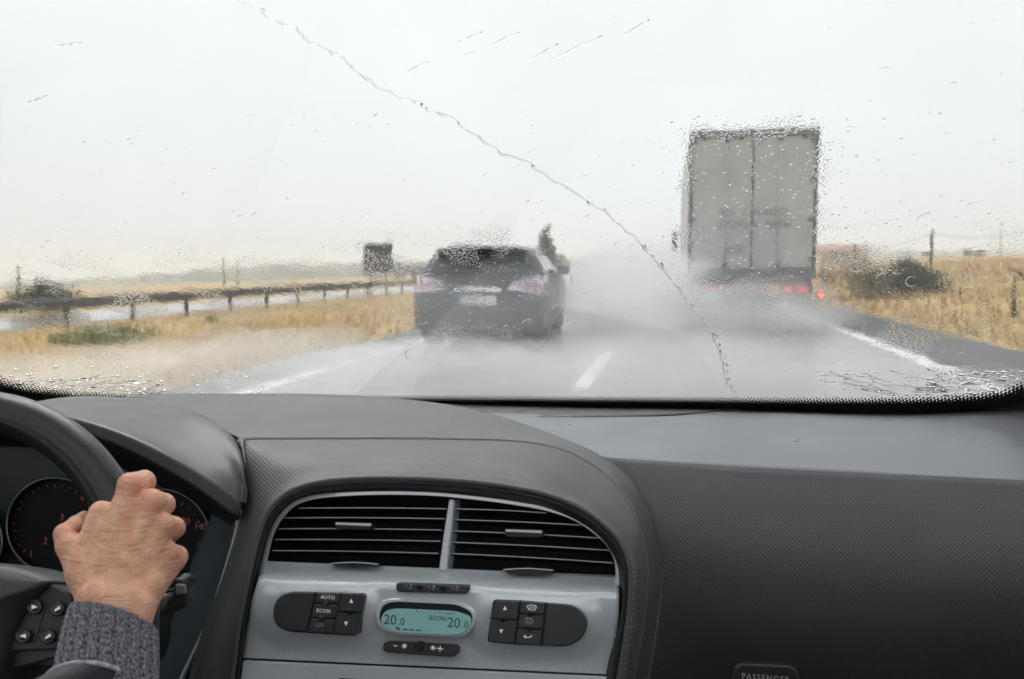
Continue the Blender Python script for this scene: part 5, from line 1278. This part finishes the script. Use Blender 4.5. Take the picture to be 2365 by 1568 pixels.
def surface_nets(f, lo, hi, h):
    ax = [np.arange(lo[i], hi[i]+h, h) for i in range(3)]; sh = tuple(len(a) for a in ax)
    D = np.empty(sh)
    YY, ZZ = np.meshgrid(ax[1], ax[2], indexing='ij')
    for i, x in enumerate(ax[0]):
        P = np.stack([np.full(YY.size, x), YY.ravel(), ZZ.ravel()], 1); D[i] = f(P).reshape(YY.shape)
    S = D < 0; c = [S[i:sh[0]-1+i, j:sh[1]-1+j, k:sh[2]-1+k] for i in (0, 1) for j in (0, 1) for k in (0, 1)]
    cnt = sum(q.astype(int) for q in c); act = (cnt > 0) & (cnt < 8)
    idx = -np.ones(act.shape, int); cells = np.argwhere(act); idx[tuple(cells.T)] = np.arange(len(cells))
    acc = np.zeros((len(cells), 3)); num = np.zeros(len(cells)); offs = [(i, j, k) for i in (0, 1) for j in (0, 1) for k in (0, 1)]
    for a in range(8):
        for b in range(a+1, 8):
            oa, ob = np.array(offs[a]), np.array(offs[b])
            if np.abs(oa-ob).sum() != 1: continue
            da = D[tuple((cells+oa).T)]; db = D[tuple((cells+ob).T)]; m = (da < 0) != (db < 0)
            t = np.where(m, da/(da-db+1e-12), 0); p = oa + t[:, None]*(ob-oa); acc[m] += p[m]; num[m] += 1
    V = (cells + acc/num[:, None])*h + np.array(lo); F = []
    for d in range(3):
        e = np.zeros(3, int); e[d] = 1; u, w = [(1, 2), (2, 0), (0, 1)][d]; eu = np.zeros(3, int); eu[u] = 1; ew = np.zeros(3, int); ew[w] = 1
        s0 = S[tuple(slice(0, sh[i]-1) for i in range(3))]; s1 = S[tuple(slice(e[i], sh[i]-1+e[i]) for i in range(3))]
        E_ = np.argwhere(s0 != s1); E_ = E_[(E_[:, u] > 0) & (E_[:, w] > 0)]
        q = np.stack([idx[tuple((E_-eu-ew).T)], idx[tuple((E_-ew).T)], idx[tuple(E_.T)], idx[tuple((E_-eu).T)]], 1)
        fl = s0[tuple(E_.T)]; q[~fl] = q[~fl][:, ::-1]; F.append(q[(q >= 0).all(1)])
    return V, np.concatenate(F)
Vh, Fh = surface_nets(hand_sdf, (95, 1062, -178), (455, 1556, 190), 3.0)
Wv = np.array([hp(*p) for p in Vh])
per = empty('person', tuple(hp(270, 1560, -60))); tag(per, 'driver\'s bare hand in a grey ribbed cuff gripping the steering wheel', 'person')
def skin_mat():
    m, nt, out = newmat('skin'); L = nt.links.new
    b = N(nt, 'ShaderNodeBsdfPrincipled'); b.inputs['Roughness'].default_value = .48; b.inputs['Specular IOR Level'].default_value = .4
    b.inputs['Subsurface Weight'].default_value = .12; b.inputs['Subsurface Radius'].default_value = (.006, .0025, .0012); b.inputs['Subsurface Scale'].default_value = 1.0
    tc = N(nt, 'ShaderNodeTexCoord'); at = N(nt, 'ShaderNodeAttribute', attribute_name='red')
    n1 = N(nt, 'ShaderNodeTexNoise'); n1.inputs['Scale'].default_value = 85; n1.inputs['Detail'].default_value = 4; L(tc.outputs['Object'], n1.inputs['Vector'])
    r1 = N(nt, 'ShaderNodeMapRange'); r1.inputs[1].default_value = .35; r1.inputs[2].default_value = .68; L(n1.outputs[0], r1.inputs[0])
    mx = N(nt, 'ShaderNodeMix', data_type='RGBA'); mx.inputs[6].default_value = (.94, .55, .37, 1); mx.inputs[7].default_value = (.75, .37, .23, 1); L(r1.outputs[0], mx.inputs[0])
    mx2 = N(nt, 'ShaderNodeMix', data_type='RGBA'); L(at.outputs['Fac'], mx2.inputs[0]); L(mx.outputs[2], mx2.inputs[6]); mx2.inputs[7].default_value = (.66, .25, .18, 1)
    L(mx2.outputs[2], b.inputs['Base Color'])
    # creases run across the back of the hand, veins along it
    mp = N(nt, 'ShaderNodeMapping'); mp.inputs['Scale'].default_value = (60, 60, 190); mp.inputs['Rotation'].default_value = (0, math.radians(-25), 0); L(tc.outputs['Object'], mp.inputs[0])
    n2 = N(nt, 'ShaderNodeTexNoise'); n2.inputs['Scale'].default_value = 1.0; n2.inputs['Detail'].default_value = 5; n2.inputs['Distortion'].default_value = .8; L(mp.outputs[0], n2.inputs['Vector'])
    b1 = N(nt, 'ShaderNodeBump'); b1.inputs['Distance'].default_value = .0020; L(n2.outputs[0], b1.inputs['Height'])
    vo = N(nt, 'ShaderNodeTexVoronoi'); vo.inputs['Scale'].default_value = 700; L(tc.outputs['Object'], vo.inputs['Vector'])
    b2 = N(nt, 'ShaderNodeBump'); b2.inputs['Distance'].default_value = .00022; L(vo.outputs['Distance'], b2.inputs['Height']); L(b1.outputs[0], b2.inputs['Normal'])
    L(b2.outputs[0], b.inputs['Normal']); L(b.outputs[0], out.inputs[0]); return m
hand = mk('hand', Wv, Fh, skin_mat(), per, True)
red = np.zeros(len(Vh))
for (p, r) in MC + PIP + [((149, 1240, -20), 26)]: red = np.maximum(red, .75*np.exp(-(np.linalg.norm(Vh-np.array(p), axis=1)/(r*1.25))**2))
a_ = hand.data.attributes.new('red', 'FLOAT', 'POINT'); a_.data.foreach_set('value', red.astype(np.float32))
md = hand.modifiers.new('even', 'SMOOTH'); md.factor = .5; md.iterations = 3

def knit_mat():
    m, nt, out = newmat('grey_melange_knit'); L = nt.links.new
    b = N(nt, 'ShaderNodeBsdfPrincipled'); b.inputs['Roughness'].default_value = .95; b.inputs['Sheen Weight'].default_value = .3; b.inputs['Specular IOR Level'].default_value = .1
    uv = N(nt, 'ShaderNodeUVMap'); mp = N(nt, 'ShaderNodeMapping'); mp.inputs['Scale'].default_value = (1, .55, 1); L(uv.outputs[0], mp.inputs[0])
    n1 = N(nt, 'ShaderNodeTexNoise'); n1.inputs['Scale'].default_value = 650; n1.inputs['Detail'].default_value = 3; L(mp.outputs[0], n1.inputs['Vector'])
    r1 = N(nt, 'ShaderNodeMapRange'); r1.inputs[1].default_value = .36; r1.inputs[2].default_value = .66; L(n1.outputs[0], r1.inputs[0])
    mx = N(nt, 'ShaderNodeMix', data_type='RGBA'); mx.inputs[6].default_value = (.03, .03, .04, 1); mx.inputs[7].default_value = (.33, .32, .36, 1); L(r1.outputs[0], mx.inputs[0]); L(mx.outputs[2], b.inputs['Base Color'])
    bp = N(nt, 'ShaderNodeBump'); bp.inputs['Distance'].default_value = .0012; L(n1.outputs[0], bp.inputs['Height']); L(bp.outputs[0], b.inputs['Normal']); L(b.outputs[0], out.inputs[0]); return m
rings = [((263, 1428, 66), (99, 24, 0), (-16, -33, 74)), ((261, 1440, 70), (103, 24, 0), (-16, -33, 78)), ((254, 1490, 84), (111, 20, 0), (-14, -34, 84)), ((246, 1550, 102), (118, 14, 0), (-10, -36, 88)), ((238, 1620, 124), (122, 10, 0), (-8, -38, 90)), ((230, 1720, 160), (126, 8, 0), (-4, -40, 94))]
nt_, ns_ = 220, 36
C_, A_, B_ = (np.array([r[i] for r in rings], float) for i in range(3)); G = []
for j in range(ns_):
    t = 5*j/(ns_-1); c, a, b = crom(C_, t), crom(A_, t), crom(B_, t); row = []
    for k in range(nt_):
        th = 2*math.pi*k/nt_; rb = 1 + .12*(abs(math.cos(10.5*th))**.6-.75) - (.022 if j == 0 else 0)
        row.append(hp(*(c + (a*math.cos(th)+b*math.sin(th))*rb)))
    G.append(row)
G = np.array(G); uvs = np.stack([np.tile(np.linspace(0, .21, nt_), ns_), np.repeat(np.linspace(0, .09, ns_), nt_)], 1)
o = mk('knit_cuff', G.reshape(-1, 3), grid_faces(ns_, nt_, closed=True), knit_mat(), per, True, uvs); md = o.modifiers.new('thickness', 'SOLIDIFY'); md.thickness = .002; md.offset = -1
# the dark sleeve over it, on to the elbow and the shoulder outside the picture
M_sleeve = pbr('dark_navy_sleeve', (.012, .013, .02), .9, bump=(500, .0006), sheen=.3)
start = [(np.array(hp(208+108*math.cos(q), 1588+8*math.cos(q)-58*math.sin(q), 112+104*math.sin(q)))) for q in np.linspace(0, 2*math.pi, 49)[:-1]]
c0 = np.mean(start, axis=0); el = np.array([-.55, .22, .74]); shd = np.array([-.58, -.18, 1.02])
secs = [start]
for c, r in ((lerp(c0, el, .4), .052), (lerp(c0, el, .8), .056), (el+np.array([0, -.03, .0]), .058), (lerp(el, shd, .5), .062), (shd, .07)):
    ax = (el-c0) if c[1] > .2 else (shd-el); ax = ax/np.linalg.norm(ax); aa = _R - ax*(_R@ax); aa /= np.linalg.norm(aa); bb = np.cross(aa, ax); bb = bb if bb@(-_F) > 0 or bb[2] > 0 else -bb
    secs.append([c + r*(aa*math.cos(q)+bb*math.sin(q)) for q in np.linspace(0, 2*math.pi, 49)[:-1]])
G = np.array(secs); n_ = 26; GG = np.stack([np.asarray(spline(G[:, j], n_)) for j in range(48)], 1)
sl = mk('sleeve', GG.reshape(-1, 3), grid_faces(n_, 48, closed=True)+[tuple((n_-1)*48+k for k in range(48))], M_sleeve, per, True); md = sl.modifiers.new('thickness', 'SOLIDIFY'); md.thickness = .002
MB().tube(start+[start[0], start[1]], .0016, 8, caps=False).build('sleeve_hem', pbr('pale_hem', (.40, .39, .44), .9, bump=(900, .0008), var=(300, .4)), sl, True)
